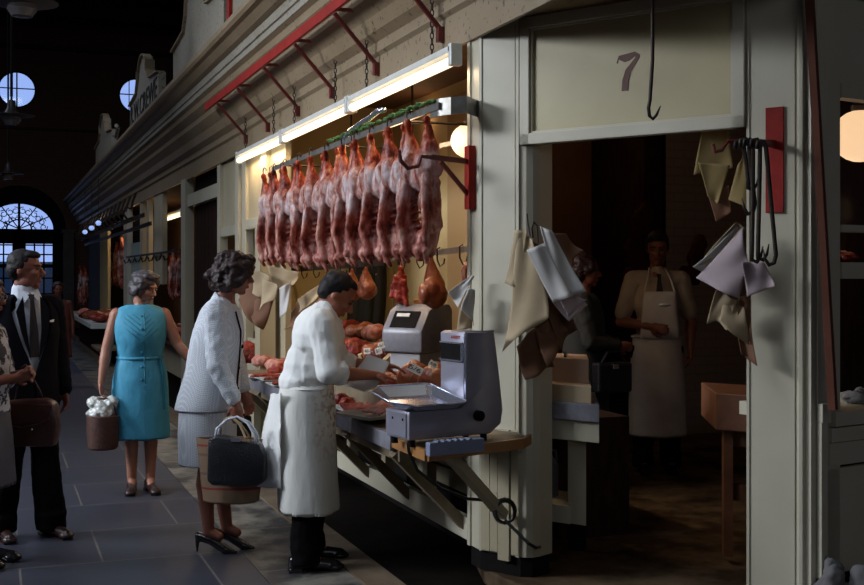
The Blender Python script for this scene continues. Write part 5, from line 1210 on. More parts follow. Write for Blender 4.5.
# ------------------------------------------------------------------ people
def az2rz(az): return math.radians(90-az)
class P:
    """a standing figure: local x forward, y to the figure's left, z up"""
    def __init__(s, label, H, loc, az, j=None, head=(0,0,0), lean=0, hand_curl=(.5,.5), hand_dir=(None,None), palm=((0,1,0),(0,-1,0)), build=1.0):
        s.H = H; k = H/1.75; s.k = k; s.t = thing('person', label, 'person', loc, az2rz(az), None)
        J = dict(pelvis=(0,0,.93), chest=(.0,0,1.27), neck=(-.01,0,1.47), head=(.015,0,1.635),
                 hipL=(0,.09,.90), hipR=(0,-.09,.90), kneeL=(.015,.10,.49), kneeR=(.015,-.10,.49), ankL=(-.01,.10,.085), ankR=(-.01,-.10,.085),
                 shL=(-.01,.175,1.41), shR=(-.01,-.175,1.41), elL=(-.04,.23,1.12), elR=(-.04,-.23,1.12), wrL=(.03,.24,.88), wrR=(.03,-.24,.88))
        J = {a: Vector(b)*k for a, b in J.items()}
        if j:
            for a, b in j.items(): J[a] = Vector(b)
        s.J = J; s.head = head; s.hc = hand_curl; s.hd = hand_dir; s.pn = palm; s.b = build
        yaw, pit, roll = [math.radians(a) for a in head]
        s.HM = Matrix.Translation(J['head']) @ (Matrix.Rotation(yaw, 4, 'Z') @ Matrix.Rotation(pit, 4, 'Y') @ Matrix.Rotation(roll, 4, 'X')) @ Matrix.Scale(k, 4)
    def hx(s, p): return s.HM @ Vector(p)
    def hblob(s, mb, items):
        n = len(mb.v)
        for it in items:
            if it[0] == 'e': mb.ell(it[1], it[2])
            else: mb.cap(it[1], it[2], it[3], it[4])
        return mb.xf(s.HM, n)
    def hand(s, mb, wr, el, side, curl, d=None, pn=None):
        k = s.k*.95; d = Vector(d).normalized() if d else (wr-el).normalized(); pn = Vector(pn); pn = (pn-d*pn.dot(d)).normalized()
        lat = d.cross(pn).normalized(); rot = Matrix((d, lat, pn)).transposed()
        mb.ell(wr+d*.045*k, (.052*k,.040*k,.017*k), rot); mb.cap(wr, .024*k, wr+d*.03*k, .024*k)
        th = side if True else 1
        for i, (o, L) in enumerate(((-.030,.062),(-.010,.074),(.011,.078),(.031,.070))):
            o2 = o*th; p = wr+d*.082*k+lat*o2*k; dd = d.copy(); r = .0088*k
            for sgm in range(3):
                ang = curl*(.5+.45*sgm); dd = (d*math.cos(ang)+pn*math.sin(ang)).normalized(); q = p+dd*L*k*(.42,.32,.26)[sgm]
                mb.cap(p, r, q, r*.92, 8); p = q; r *= .93
        p = wr+d*.025*k+lat*th*.034*k; q = p+(d*.65+lat*th*.55+pn*.35).normalized()*.045*k; mb.cap(p, .014*k, q, .0105*k, 8)
        mb.cap(q, .0105*k, q+(d*.8+lat*th*.05+pn*.55).normalized()*.032*k, .009*k, 8)
    def body(s, m, vox=.0055, face=True, legs=True, arms=True, ears=True, fem=False, seg=2):
        J, k = s.J, s.k; b = MB(); w = s.b
        jaw = .92 if fem else 1.0
        items = [('e',(-.012,0,.022),(.098,.077,.098)),('e',(.028,0,-.035),(.066,.060*jaw,.080)),('e',(.060,0,-.096),(.028,.026*jaw,.022)),
                 ('e',(.018,.036*jaw,-.072),(.045,.022,.034)),('e',(.018,-.036*jaw,-.072),(.045,.022,.034)),
                 ('c',(.086,0,.012),.009,(.112,0,-.026),.0135),('e',(.100,.010,-.032),(.013,.009,.009)),('e',(.100,-.010,-.032),(.013,.009,.009)),
                 ('e',(.070,0,.030),(.024,.050,.012)),('e',(.062,.034,-.022),(.026,.024,.024)),('e',(.062,-.034,-.022),(.026,.024,.024)),
                 ('e',(.083,0,-.062),(.014,.026,.014)),('c',(-.016,0,-.05),.048,(-.022,0,-.12),.048)]
        if ears:
            for sg in (1, -1): items.append(('e',(-.012,sg*.074,-.008),(.017,.008,.028)))
        s.hblob(b, items)
        b.cap(s.hx((-.02,0,-.09)), .048*k, J['neck'], .056*k)
        b.cap(J['neck'], .058*k, J['chest'].lerp(J['neck'], .6), .085*k)
        b.ell(J['chest'], (.095*k*w,.135*k*w,.17*k)); b.ell(J['pelvis'].lerp(J['chest'], .45), (.09*k*w,.125*k*w,.18*k)); b.ell(J['pelvis'], (.095*k*w,.145*k*w,.12*k))
        for q in 'LR':
            sg = 1 if q == 'L' else -1
            sh, el, wr = J['sh'+q], J['el'+q], J['wr'+q]
            b.cap(J['chest'].lerp(J['neck'], .7), .055*k, sh, .048*k)
            b.cap(sh, .050*k*w, el, .038*k*w); b.cap(el, .037*k*w, el.lerp(wr, .3), .039*k*w); b.cap(el.lerp(wr, .3), .039*k*w, wr, .025*k)
            if arms: i = 0 if q == 'L' else 1; s.hand(b, wr, el, sg, s.hc[i], s.hd[i], s.pn[i])
            h, kn, an = J['hip'+q], J['knee'+q], J['ank'+q]
            b.cap(h, .078*k*w, kn, .050*k); b.cap(kn, .048*k, kn.lerp(an, .3)+Vector((-.015*k,0,0)), .053*k*(.9+.1*w)); b.cap(kn.lerp(an, .3)+Vector((-.015*k,0,0)), .052*k*(.9+.1*w), an, .034*k)
            b.cap(an, .034*k, an+Vector((.06*k,0,-.03*k)), .028*k)
        o = b.build('body', M[m], s.t, local=True, remesh=vox, sm=2, smooth=True)
        if face:
            for sg in (1, -1):
                e = MB().ell((.0845,sg*.031,.006),(.009,.014,.0065), nu=10, nv=6); e.xf(s.HM); e.build('eye', M['eye'], s.t, local=True, smooth=True)
                e = MB().cap((.090,sg*.016,.026), .0045, (.080,sg*.046,.028), .003, 6); e.xf(s.HM); e.build('eyebrow', M['hair_black' if not fem else 'eye2'], s.t, local=True, smooth=True)
            e = MB().ell((.094,0,-.058),(.006,.022,.0045)).ell((.093,0,-.067),(.007,.018,.005)); e.xf(s.HM); e.build('mouth', M['lip'], s.t, local=True, smooth=True)
        return o
    def hair(s, items, m, vox=.0065, disp=.006, dsc=30, sm=1, name='hair'):
        b = MB(); s.hblob(b, items); return b.build(name, M[m], s.t, local=True, remesh=vox, sm=sm, disp=disp, dscale=dsc, smooth=True)
    def sleeve(s, q, r, t=1.0, m='white', name='sleeve', flare=1.0, vox=.009, disp=.006, cuff=False, dsc=22):
        J = s.J; sh, el, wr = J['sh'+q], J['el'+q], J['wr'+q]; b = MB()
        b.cap(J['chest'].lerp(J['neck'], .74)+Vector((0,(.05 if q == 'L' else -.05)*s.k,0)), r*.95, sh+Vector((0,0,-.004)), r*1.08); b.cap(sh+Vector((0,0,-.005)), r*1.12, el, r*.95*flare)
        if t > 0: b.cap(el, r*.95*flare, el.lerp(wr, t), r*.74*flare)
        if cuff:
            e = el.lerp(wr, t) if t > 0 else el; d = (e-(el if t > 0 else sh)).normalized(); b.cap(e-d*.01, r*1.12, e+d*.015, r*1.12)
        return b.build(name, M[m], s.t, local=True, remesh=vox, sm=1, disp=disp, dscale=dsc, smooth=True)
    def shoe(s, q, m='shoe', heel=.0, L=.27, az=0, low=False):
        a = s.J['ank'+q]; k = 1; z0 = 0; rot = Matrix.Rotation(math.radians(az), 4, 'Z'); hl = heel
        b = MB()
        if heel > .03:     # court shoe on a stiletto heel
            b.cap((-.055,0,hl+.022), .026, (.02,0,.038+hl*.45), .024).cap((.02,0,.036+hl*.45), .024, (.10,0,.026), .028).cap((.10,0,.024), .027, (.165,0,.014), .010)
            b.cap((-.066,0,hl+.03), .020, (-.066,0,hl), .016)
        else:
            b.cap((-.06,0,.042), .036, (.05,0,.046), .036).cap((.05,0,.042), .036, (.155,0,.032), .030).ell((.15,0,.024), (.055,.042,.024)).cap((-.06,0,.06),.034,(0,0,.085 if not low else .05),.036)
            b.ell((-.05,0,.015), (.05,.034,.016))
        b.xf(Matrix.Translation(Vector((a.x, a.y, 0))) @ rot); o = b.build('shoe', M[m], s.t, local=True, remesh=.006, sm=1, smooth=True)
        h = MB()
        if heel > .03: h.cap((-.07,0,hl*.95), .013, (-.072,0,.006), .0055, 8)
        else: h.box((-.09,-.032,0),(-.02,.032,.02)).box((-.0,-.035,0),(.17,.035,.008))
        h.xf(Matrix.Translation(Vector((a.x, a.y, 0))) @ rot); h.build('heel', M[m], o, local=True)
        return o
    def trousers(s, m='trouser', r=.105, top=None, ankle=.07, vox=.011):
        J = s.J; b = MB()
        for q in 'LR':
            b.cap(J['hip'+q], r, J['knee'+q], r*.78); a = J['ank'+q]; b.cap(J['knee'+q], r*.78, a+Vector((-.01,0,.04)), ankle+.008); b.lathe([(ankle+.004,-.045),(ankle+.006,.0),(ankle+.01,.06)], a, 16)
        b.ell(J['pelvis'], (.115*s.k,.165*s.k,.13*s.k))
        return b.build('trousers', M[m], s.t, local=True, remesh=vox, sm=2, disp=.008, dscale=9, smooth=True)
    def ringgar(s, name, m, rings, n=48, fold=.0, fk=6, thick=.004, ph=0, sub=1, disp=.004, dsc=12, pw=1.2, parent=None, a0=0, a1=2*math.pi):
        b = MB().loft(rings, n=n, fold=fold, fk=fk, ph=ph, pw=pw, a0=a0, a1=a1)
        return b.build(name, M[m], parent or s.t, local=True, thick=thick, sub=sub, disp=disp, dscale=dsc, smooth=True, offset=0)

def hold(p, q):      # world point of a wrist
    return MATS[p.t.name] @ p.J['wr'+q]

# --- butcher serving at the counter
B = P('butcher with slicked dark hair in a white coat bending over the counter, holding paper', 1.74, (1.58, 6.05, 0), 103,
      j=dict(pelvis=(-.02,0,.93), chest=(.06,0,1.20), neck=(.075,0,1.375), head=(.150,0,1.455), hipL=(-.02,.09,.90), hipR=(-.02,-.09,.90),
             kneeL=(.02,.10,.49), kneeR=(.0,-.10,.49), ankL=(.02,.13,.085), ankR=(-.02,-.12,.085),
             shL=(.085,.17,1.31), shR=(.06,-.175,1.32), elL=(.17,.23,1.07), elR=(.10,-.25,1.06), wrL=(.40,.16,1.06), wrR=(.33,-.15,1.035)),
      head=(0, 38, 0), hand_curl=(.55,.45), palm=((.1,-.3,-1),(.1,.3,-1)), build=1.08)
B.body('skin_red')
B.hair([('e',(-.030,0,.050),(.090,.084,.080)),('e',(-.055,0,.015),(.066,.081,.075)),('e',(.012,0,.090),(.060,.058,.030)),('e',(-.06,0,-.03),(.045,.066,.04)),('e',(-.02,.062,.02),(.035,.02,.035)),('e',(-.02,-.062,.02),(.035,.02,.035))], 'hair_black', disp=.003)
co_ = MB(); J = B.J
co_.ell((.045,0,1.22),(.145,.195,.19)).ell((.0,0,1.06),(.14,.178,.19)).ell((.06,0,1.315),(.10,.165,.09)).cap((.085,.10,1.335),.060,J['shL'],.070).cap((.08,-.10,1.335),.060,J['shR'],.070).ell((-.03,0,.99),(.135,.17,.10)).cap((.045,0,1.34),.075,(.085,0,1.375),.068)
for q, el in (('L', J['elL']), ('R', J['elR'])): co_.cap(J['sh'+q], .075, el, .066); co_.cap(el, .066, el.lerp(J['wr'+q], .22), .060)
co_.build('coat', M['white'], B.t, local=True, remesh=.008, sm=1, disp=.012, dscale=6, smooth=True)
cl = MB().tube([(.17,-.04,1.31),(.12,-.064,1.345),(.06,-.056,1.378),(.028,0,1.392),(.06,.056,1.378),(.12,.064,1.345),(.17,.04,1.31)], .014, 8); cl.build('collar', M['white'], B.t, local=True, smooth=True)
for q in 'LR':
    e = J['el'+q].lerp(J['wr'+q], .24); d = (J['wr'+q]-J['el'+q]).normalized(); MB().tube([e-d*.028, e-d*.01, e+d*.012, e+d*.02], [.062,.067,.066,.056], 18).build('rolled_cuff', M['white'], B.t, local=True, smooth=True, disp=.006, dscale=30)
ap = B.ringgar('apron', 'stained', [(-.01,0,.985,.142,.175),(-.015,0,.93,.150,.188),(-.02,0,.80,.158,.20),(-.015,0,.62,.158,.205),(-.01,0,.45,.160,.212),(-.005,0,.30,.165,.218)], fold=.035, fk=5, ph=.6)
fl = MB().sheet(lambda u, v: Vector((-.155-.05*u-.11*v*u, -.16+.22*u+.02*math.sin(9*v), .95-.50*v-.03*u)), 8, 10); fl.build('apron_flap', M['white'], B.t, local=True, thick=.004, disp=.012, dscale=9, smooth=True)
MB().tube([(.135*math.cos(a)-.01, .178*math.sin(a)*1.0, .965) for a in [2*math.pi*i/24 for i in range(24)]], .008, 6, closed=True).build('apron_string', M['white'], B.t, local=True)
B.trousers(ankle=.068, r=.10)
for q in 'LR': B.shoe(q)
# white sheet of paper in his hands
hp = hold(B, 'R'); 
tag(MB().sheet(lambda u, v: at(342+ (u*26+v*22), 384-(u*30)+v*8+6*math.sin(math.pi*u)*(v), 6.10+.16*u-.06*v) + Vector((0,0,-.01*math.sin(3*u))), 10, 10).build('paper_sheet', M['paper'], thick=.002, smooth=True), 'white sheet of wrapping paper held in the butcher\'s hands', 'paper')

# --- woman in checked suit
W = P('woman with dark wavy hair in a pale checked suit, seen from behind her shoulder', 1.70, (1.20, 6.56, 0), 112,
      j=dict(ankL=(.02,.055,.12), ankR=(-.06,-.05,.12), kneeL=(-.01,.06,.50), kneeR=(-.07,-.06,.50), hipL=(-.06,.075,.90), hipR=(-.06,-.075,.90),
             head=(.075,0,1.575), neck=(.02,0,1.44), chest=(-.0,0,1.22), pelvis=(-.06,0,.93),
             shL=(.0,.155,1.365), shR=(-.0,-.155,1.365), elL=(.03,.20,1.09), elR=(.02,-.215,1.07), wrL=(.10,.18,.88), wrR=(.125,-.20,.855)),
      head=(0, 12, 0), hand_curl=(.6,1.2), palm=((0,-1,0),(0,1,0)), hand_dir=(None,(.1,0,-1)))
W.body('stocking', fem=True)
W.hair([('e',(-.015,0,.045),(.112,.100,.092)),('e',(-.055,0,-.02),(.085,.098,.085)),('e',(-.075,0,-.075),(.062,.085,.052)),('e',(.01,.078,-.01),(.07,.030,.085)),('e',(.01,-.078,-.01),(.07,.030,.085)),('e',(.055,-.062,.03),(.05,.035,.06)),('e',(.055,.062,.03),(.05,.035,.06)),('e',(.06,0,.085),(.05,.06,.035)),('e',(-.12,-.02,-.04),(.035,.05,.03)),('e',(-.115,.03,-.085),(.03,.04,.025)),('e',(-.02,-.08,-.085),(.04,.03,.03))], 'hair_brown', disp=.022, dsc=17)
W.ringgar('jacket', 'check', [(.0,0,1.425,.055,.075),(-.005,0,1.395,.080,.125),(-.005,0,1.36,.110,.160),(-.01,0,1.29,.135,.178),(-.02,0,1.20,.147,.180),(-.035,0,1.08,.142,.165),(-.055,0,.98,.150,.170),(-.07,0,.86,.170,.190),(-.078,0,.80,.180,.197)], n=48, fold=.012, fk=4, thick=.008, disp=.008, dsc=8)
for q in 'LR': W.sleeve(q, .062, .82, 'check', flare=1.02, disp=.006)
c_ = MB()
c_.sheet(lambda u, v: Vector((.02-.085*math.cos(2.9*(u-.5))*(.85+.45*v)+.04*0+.02, .092*math.sin(2.9*(u-.5))*(.85+.5*v)*1.0, 1.475-.065*v-.05*abs(2*u-1)**1.5)), 20, 6)
c_.build('collar', M['check'], W.t, local=True, thick=.008, smooth=True)
ct = MB().tube([Vector((.04-.085*math.cos(2.9*(u-.5))*1.30, .092*math.sin(2.9*(u-.5))*1.36, 1.408-.05*abs(2*u-1)**1.5)) for u in [i/16 for i in range(17)]], .005, 6); ct.build('collar_piping', M['suit'], W.t, local=True)
MB().tube([(.10,-.09,1.36),(.125,-.07,1.25),(.115,-.05,1.10),(.100,-.05,.95),(.105,-.05,.82)], .005, 6).build('jacket_piping', M['suit'], W.t, local=True)
for z, x_ in ((1.16,.125), (1.04,.105), (.92,.100)): MB().ell((x_,-.025,z),(.008,.012,.012)).build('button', M['suit'], W.t, local=True)
W.ringgar('skirt', 'check', [(-.07,0,.90,.152,.178),(-.075,0,.80,.160,.185),(-.08,0,.68,.162,.184),(-.08,0,.56,.160,.182),(-.08,0,.495,.160,.182)], fold=.012, fk=3, thick=.006)
W.shoe('L', heel=.065, az=-14); W.shoe('R', heel=.065, az=-14)
# bags in her right hand
hw = hold(W, 'R'); hw2 = at(236, 424, 6.42)
bp_ = at(231, 502, 6.24); 
t = thing('straw_bag', 'striped straw shopping bag hanging from the suited woman\'s hand', 'bag', bp_, -YAW-.05)
bt = MB().loft([(0,0,0,.135,.055),(0,0,.01,.15,.062),(0,0,.12,.168,.068),(0,0,.25,.180,.068),(0,0,.345,.192,.062)], n=40); 
bt.f.append(tuple(range(40))); bt.build('bag_body', M['straw'], t, local=True, thick=.006, smooth='auto', disp=.006, dscale=9)
for y in (-.05,.05):
    MB().tube([(-.07,y,.33),(-.065,y*.8,.40),(-.02,y*.3,.455),(.0,y*.2,.46),(.05,y*.3,.42),(.085,y*.8,.36),(.09,y,.33)], .006, 6).build('handle', M['paper_tan'], t, local=True, smooth=True)
t = thing('handbag', 'black quilted handbag carried in front of the striped straw bag', 'handbag', at(237, 485, 6.10), -YAW-.08)
MB().plate([(-.155,-.045,.02),(-.12,-.045,.0),(.12,-.045,.0),(.155,-.045,.03),(.16,-.045,.16),(.13,-.045,.225),(-.10,-.045,.27),(-.15,-.045,.245)], (0,.09,0)).build('bag_body', M['blackbag'], t, local=True, bevel=.02, smooth='auto', disp=.004, dscale=14)
for y in (-.03,.03): MB().tube([(-.11,y,.25),(-.10,y,.30),(-.05,y*.6,.345),(.0,0,.36),(.06,y*.6,.33),(.10,y,.27),(.11,y,.22)], .0065, 6).build('handle', M['shirtblue'], t, local=True, smooth=True)
MB().box((-.02,-.052,.235),(.03,-.044,.255)).build('clasp', M['chrome'], t, local=True)

# --- woman in the turquoise dress
T = P('grey-haired woman in a sleeveless turquoise dress facing the camera', 1.61, (.98, 8.55, 0), 182,
      j=dict(head=(.03,.03,1.475), neck=(0,0.008,1.345), chest=(.0,0,1.16), pelvis=(-.0,0,.86), shL=(0,.165,1.275), shR=(0,-.165,1.275), elL=(.03,.26,1.06), elR=(.0,-.235,1.03),
             wrL=(.14,.38,.90), wrR=(.06,-.275,.80), hipL=(0,.085,.84), hipR=(0,-.085,.84), kneeL=(.02,.075,.45), kneeR=(.02,-.06,.45), ankL=(.02,.07,.085), ankR=(.0,-.06,.085)),
      head=(44, 18, 0), hand_curl=(.5,1.2), palm=((1,-.2,0),(.3,1,0)), hand_dir=(None,(.0,.0,-1)), build=1.12)
T.body('skin', fem=True)
T.hair([('e',(-.022,0,.045),(.108,.104,.090)),('e',(-.055,0,-.015),(.080,.102,.085)),('e',(.005,.078,.035),(.060,.040,.060)),('e',(.005,-.078,.035),(.060,.040,.060)),('e',(.035,0,.098),(.060,.075,.034)),('e',(-.012,.092,-.035),(.040,.024,.040)),('e',(-.012,-.092,-.035),(.040,.024,.040)),('e',(-.06,0,-.06),(.055,.08,.03))], 'hair_grey', disp=.011, dsc=15)
T.ringgar('dress', 'blue', [(.0,0,1.350,.062,.082),(.0,0,1.333,.082,.135),(.0,0,1.31,.098,.172),(.01,0,1.235,.130,.186),(.022,0,1.15,.152,.178),(.015,0,1.06,.142,.168),(.0,0,.975,.128,.156),(-.0,0,.955,.128,.157),(-.0,0,.90,.142,.178),(-.0,0,.80,.155,.196),(.0,0,.66,.155,.200),(.0,0,.50,.155,.203),(.0,0,.385,.158,.207)], n=56, fold=.018, fk=5, thick=.006, disp=.007, dsc=9)
MB().tube([(.132*math.cos(a), .162*math.sin(a), .968) for a in [2*math.pi*i/28 for i in range(28)]], .009, 8, closed=True, flat=1.3).build('belt', M['blue'], T.t, local=True)
MB().tube([(.10,.13,.965),(.115,.145,.86),(.105,.155,.70),(.10,.16,.60)], .009, 6).build('belt_tail', M['bluetrim'], T.t, local=True)
dgm = MB()
def fronts(y, z):     # dress front surface
    rr = [(1.345,.060,.080),(1.325,.080,.120),(1.29,.105,.165),(1.235,.140,.182),(1.15,.174,.178),(1.06,.157,.168),(.975,.128,.156),(.90,.142,.178),(.80,.155,.196),(.66,.155,.2)]
    for (z0, a0, b0), (z1, a1, b1) in zip(rr, rr[1:]):
        if z <= z0 and z >= z1:
            f = (z0-z)/(z0-z1); a = a0+(a1-a0)*f; b_ = b0+(b1-b0)*f; return a*math.sqrt(max(0, 1-(y/b_)**2))
    return .15
for k in range(6):
    for sg in (-1, 1):
        pl_ = [(sg*(.015+.02*i), 1.10+.036*k+.017*i) for i in range(8)]; pl_ = [(y, z) for y, z in pl_ if z < 1.315 and abs(y) < .155]
        dgm.tube([(fronts(y, z)+.003, y, z) for y, z in pl_], .0035, 5)
dgm.tube([(fronts(.018, z)+.005, .018, z) for z in (1.31,1.25,1.18,1.1,1.0,.93,.86,.80)], .004, 5)
dgm.build('pleats', M['bluetrim'], T.t, local=True)
for z in (1.27, 1.18, 1.09, 1.01, .91, .82): MB().ell((fronts(0,z)+.006, 0, z), (.005,.009,.009)).build('button', M['bluetrim'], T.t, local=True)
MB().xf(Matrix.Identity(4))
for q in 'LR': T.shoe(q, 'shoebrown', low=True, az=(8 if q == 'L' else -8))
hT = at(102, 404, 8.16); t = thing('shopping_basket', 'brown round basket carried by the woman in turquoise, stuffed with a shiny bag', 'basket', at(103, 449, 8.16), -YAW)
MB().lathe([(.09,0),(.105,.015),(.112,.12),(.112,.235),(.106,.24)], (0,0,0), 28).build('basket_body', M['wicker'], t, local=True, smooth='auto')
MB().tube([(-.10,0,.22),(-.085,0,.30),(-.03,0,.355),(.03,0,.355),(.08,0,.30),(.10,0,.22)], .007, 6).build('handle', M['wicker'], t, local=True, smooth=True)
b = MB(); q = random.Random(5)
for k in range(9): b.ell((q.uniform(-.06,.05), q.uniform(-.05,.05), .24+q.uniform(0,.09)), (.055,.05,.045))
b.ell((-.01,0,.25),(.095,.085,.05)); tag(b.xf(MATS[t.name]).build('foil_bag', M['silver'], remesh=.008, sm=0, disp=.02, dscale=22, smooth=True), 'shiny crumpled silver bag stuffed in the brown basket', 'bag')

# --- man in the black suit
S_ = P('tall man in a dark suit, white shirt and dark tie, looking to the right', 1.71, (.165, 7.31, 0), 158,
       j=dict(ankL=(.07,.13,.085), ankR=(-.05,-.12,.085), kneeL=(.03,.11,.49)), head=(48, 2, 0), hand_curl=(.8,.8), palm=((0,-1,0),(0,1,0)), build=1.05)
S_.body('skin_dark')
S_.hair([('e',(-.026,0,.045),(.092,.082,.080)),('e',(-.055,0,.0),(.062,.079,.075)),('e',(.025,0,.088),(.062,.062,.028)),('e',(-.02,.070,.025),(.035,.014,.035)),('e',(-.02,-.070,.025),(.035,.014,.035))], 'hair_black', disp=.003)
sk = S_.k
sh = MB().ell((0,0,1.24),(.112,.15,.19)).ell((0,0,1.38),(.078,.12,.075)).ell((0,0,1.05),(.11,.15,.2)).cap((-.012,0,1.43),.078,(-.008,0,1.475),.073)
sh.build('shirt', M['shirtblue'], S_.t, local=True, remesh=.009, sm=1, disp=.003, dscale=10, smooth=True)
cl = MB()
for sg in (1, -1): cl.plate([(.060,sg*.004,1.462),(.035,sg*.062,1.485),(.060,sg*.075,1.435),(.098,sg*.045,1.400),(.090,sg*.012,1.440)], (.006,0,0))
cl.build('shirt_collar', M['shirtblue'], S_.t, local=True, bevel=.001)
MB().plate([(.084,-.020,1.45),(.084,.020,1.45),(.098,.012,1.415),(.128,.026,1.22),(.13,.030,1.08),(.13,-.030,1.08),(.128,-.026,1.22),(.098,-.012,1.415)], (.008,0,0)).build('tie', M['tie'], S_.t, local=True, bevel=.002)
rg = [(-.005,0,1.44,.070,.090,.95),(-.005,0,1.415,.095,.150,.85),(-.005,0,1.36,.125,.190,.70),(0,0,1.28,.140,.205,.56),(0,0,1.18,.146,.200,.42),(0,0,1.08,.143,.190,.22),(0,0,1.0,.140,.190,.02),(0,0,.90,.148,.200,.0),(0,0,.76,.150,.205,.02)]
S_.ringgar('jacket', 'suit', rg, n=48, thick=.012, disp=.006)
for q in 'LR': S_.sleeve(q, .068, .93, 'suit', disp=.005)
for sg in (1, -1): MB().plate([(.092,sg*.052,1.44),(.118,sg*.105,1.35),(.142,sg*.080,1.22),(.145,sg*.024,1.06),(.128,sg*.045,1.25)], (.006,0,0)).build('lapel', M['suit'], S_.t, local=True, bevel=.002)
MB().plate([(.128,.095,1.285),(.118,.125,1.285),(.116,.128,1.30),(.127,.095,1.295)], (.008,0,0)).build('pocket_square', M['white'], S_.t, local=True)
S_.trousers(ankle=.085, r=.105)
for q in 'LR': S_.shoe(q, 'shoebrown', az=(10 if q == 'L' else -6))

# --- woman at the left edge
L_ = P('woman in glasses cut off by the left edge, her hands together, in a print top', 1.58, (-.08, 6.70, 0), 118,
       j=dict(head=(.045,0,1.445), neck=(.0,0,1.31), chest=(.0,0,1.14), pelvis=(-.01,0,.85), shL=(0,.16,1.245), shR=(0,-.16,1.245), elL=(.05,.20,.98), elR=(.04,-.22,.98), wrL=(.235,.06,1.035), wrR=(.215,-.03,1.015), kneeL=(.02,.08,.46), kneeR=(.02,-.08,.46)),
       head=(-4, 4, 0), hand_curl=(.7,.6), palm=((0,-1,-.2),(0,1,.2)), build=1.05)
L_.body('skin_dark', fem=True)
L_.hair([('e',(-.03,0,.05),(.100,.094,.085)),('e',(-.06,0,-.02),(.07,.09,.08)),('e',(.02,.07,.03),(.05,.03,.05)),('e',(.02,-.07,.03),(.05,.03,.05)),('e',(.03,0,.09),(.055,.06,.03))], 'hair_grey', disp=.012, dsc=16)
g = MB()
for sg in (1, -1): g.tube([Vector((.098-.006*0, sg*.032+.022*math.cos(a), .006+.018*math.sin(a))) for a in [2*math.pi*i/14 for i in range(14)]], .0025, 5, closed=True); g.tube([(.096,sg*.054,.01),(.0,sg*.082,.008)], .0022, 5)
g.tube([(.1,-.011,.01),(.1,.011,.01)], .002, 5).xf(L_.HM); g.build('glasses', M['steel'], L_.t, local=True)
L_.ringgar('blouse', 'print', [(.0,0,1.32,.058,.075),(.0,0,1.29,.085,.125),(.0,0,1.25,.112,.165),(.01,0,1.16,.140,.180),(.01,0,1.04,.138,.172),(.0,0,.92,.135,.17),(.0,0,.82,.15,.185)], n=44, fold=.02, fk=5, thick=.006)
for q in 'LR': L_.sleeve(q, .058, .12, 'print')
L_.ringgar('skirt', 'greyskirt', [(.0,0,.88,.135,.17),(.0,0,.78,.152,.192),(.0,0,.6,.165,.205),(.0,0,.42,.175,.22)], fold=.02, fk=5, thick=.006)
for q in 'LR': L_.shoe(q, 'shoe', low=True)
t = thing('handbag', 'brown leather handbag hanging before the dark-suited man', 'handbag', at(31, 446, 6.45), -YAW-.05)
MB().plate([(-.145,-.045,.0),(.14,-.045,.0),(.165,-.045,.12),(.15,-.045,.235),(.10,-.045,.27),(-.13,-.045,.255),(-.165,-.045,.12)], (0,.09,0)).build('bag_body', M['leather'], t, local=True, bevel=.02, smooth='auto')
MB().plate([(-.14,-.052,.125),(.08,-.052,.135),(.125,-.052,.16),(.14,-.052,.235),(-.13,-.052,.245)][::-1], (0,.008,0)).build('flap', M['leather'], t, local=True, bevel=.003)
MB().tube([(-.14,-.058,.125),(-.03,-.058,.108),(.07,-.058,.13),(.125,-.058,.16)], .006, 6).build('flap_piping', M['leather'], t, local=True); MB().ell((.03,-.06,.10),(.008,.005,.008)).build('clasp', M['chrome'], t, local=True)
MB().tube([(.07,0,.26),(.05,0,.31),(-.02,0,.44),(-.03,0,.455),(-.05,0,.44),(-.09,0,.26)], .0045, 6).build('strap', M['leather'], t, local=True, smooth=True)

# --- aproned man inside the shop
A = P('dark-haired shopman in a long cream apron and tie standing inside the shop', 1.80, tuple(at(657, 480, 8.7).xyz*Vector((1,1,0))+Vector((0,0,.08))), 204,
      j=dict(elR=(.0,-.27,1.13), wrR=(.17,-.07,1.10), elL=(-.03,.26,1.14), wrL=(.06,.24,.93)), head=(-8, 12, 0), hand_curl=(.6,.9), palm=((0,-1,0),(-1,0,0)), build=1.08)
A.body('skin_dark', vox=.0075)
A.hair([('e',(-.024,0,.048),(.095,.085,.082)),('e',(-.055,0,.0),(.062,.082,.075)),('e',(.03,0,.088),(.062,.066,.030)),('e',(-.005,.070,.02),(.035,.016,.035)),('e',(-.005,-.070,.02),(.035,.016,.035))], 'hair_black', disp=.004)
sh = MB().ell((0,0,1.28),(.130,.178,.20)).ell((0,0,1.42),(.09,.15,.075)).ell((0,0,1.08),(.13,.165,.2)).cap((-.01,0,1.45),.068,(.0,0,1.51),.060)
for q in 'LR': sh.cap(A.J['chest'].lerp(A.J['neck'], .7), .07, A.J['sh'+q], .066); sh.cap(A.J['sh'+q], .068, A.J['sh'+q].lerp(A.J['el'+q], .8), .066)
sh.build('shirt', M['shirtcream'], A.t, local=True, remesh=.010, sm=1, disp=.008, dscale=10, smooth=True)
MB().plate([(.10,-.018,1.49),(.10,.018,1.49),(.12,.012,1.455),(.142,.028,1.34),(.142,-.028,1.34),(.12,-.012,1.455)], (.008,0,0)).build('tie', M['tie'], A.t, local=True)
A.ringgar('apron', 'apron', [(0,0,1.035,.142,.176),(0,0,.98,.150,.185),(0,0,.85,.160,.198),(0,0,.65,.165,.205),(.0,0,.45,.17,.21),(.0,0,.27,.175,.218)], fold=.03, fk=6, ph=1)
MB().sheet(lambda u, v: Vector(((.155-.012*abs(2*u-1)**2), (.115+.03*v)*(2*u-1), 1.36-.35*v)), 10, 8).build('apron_bib', M['apron'], A.t, local=True, thick=.004, smooth=True)
mb = MB()
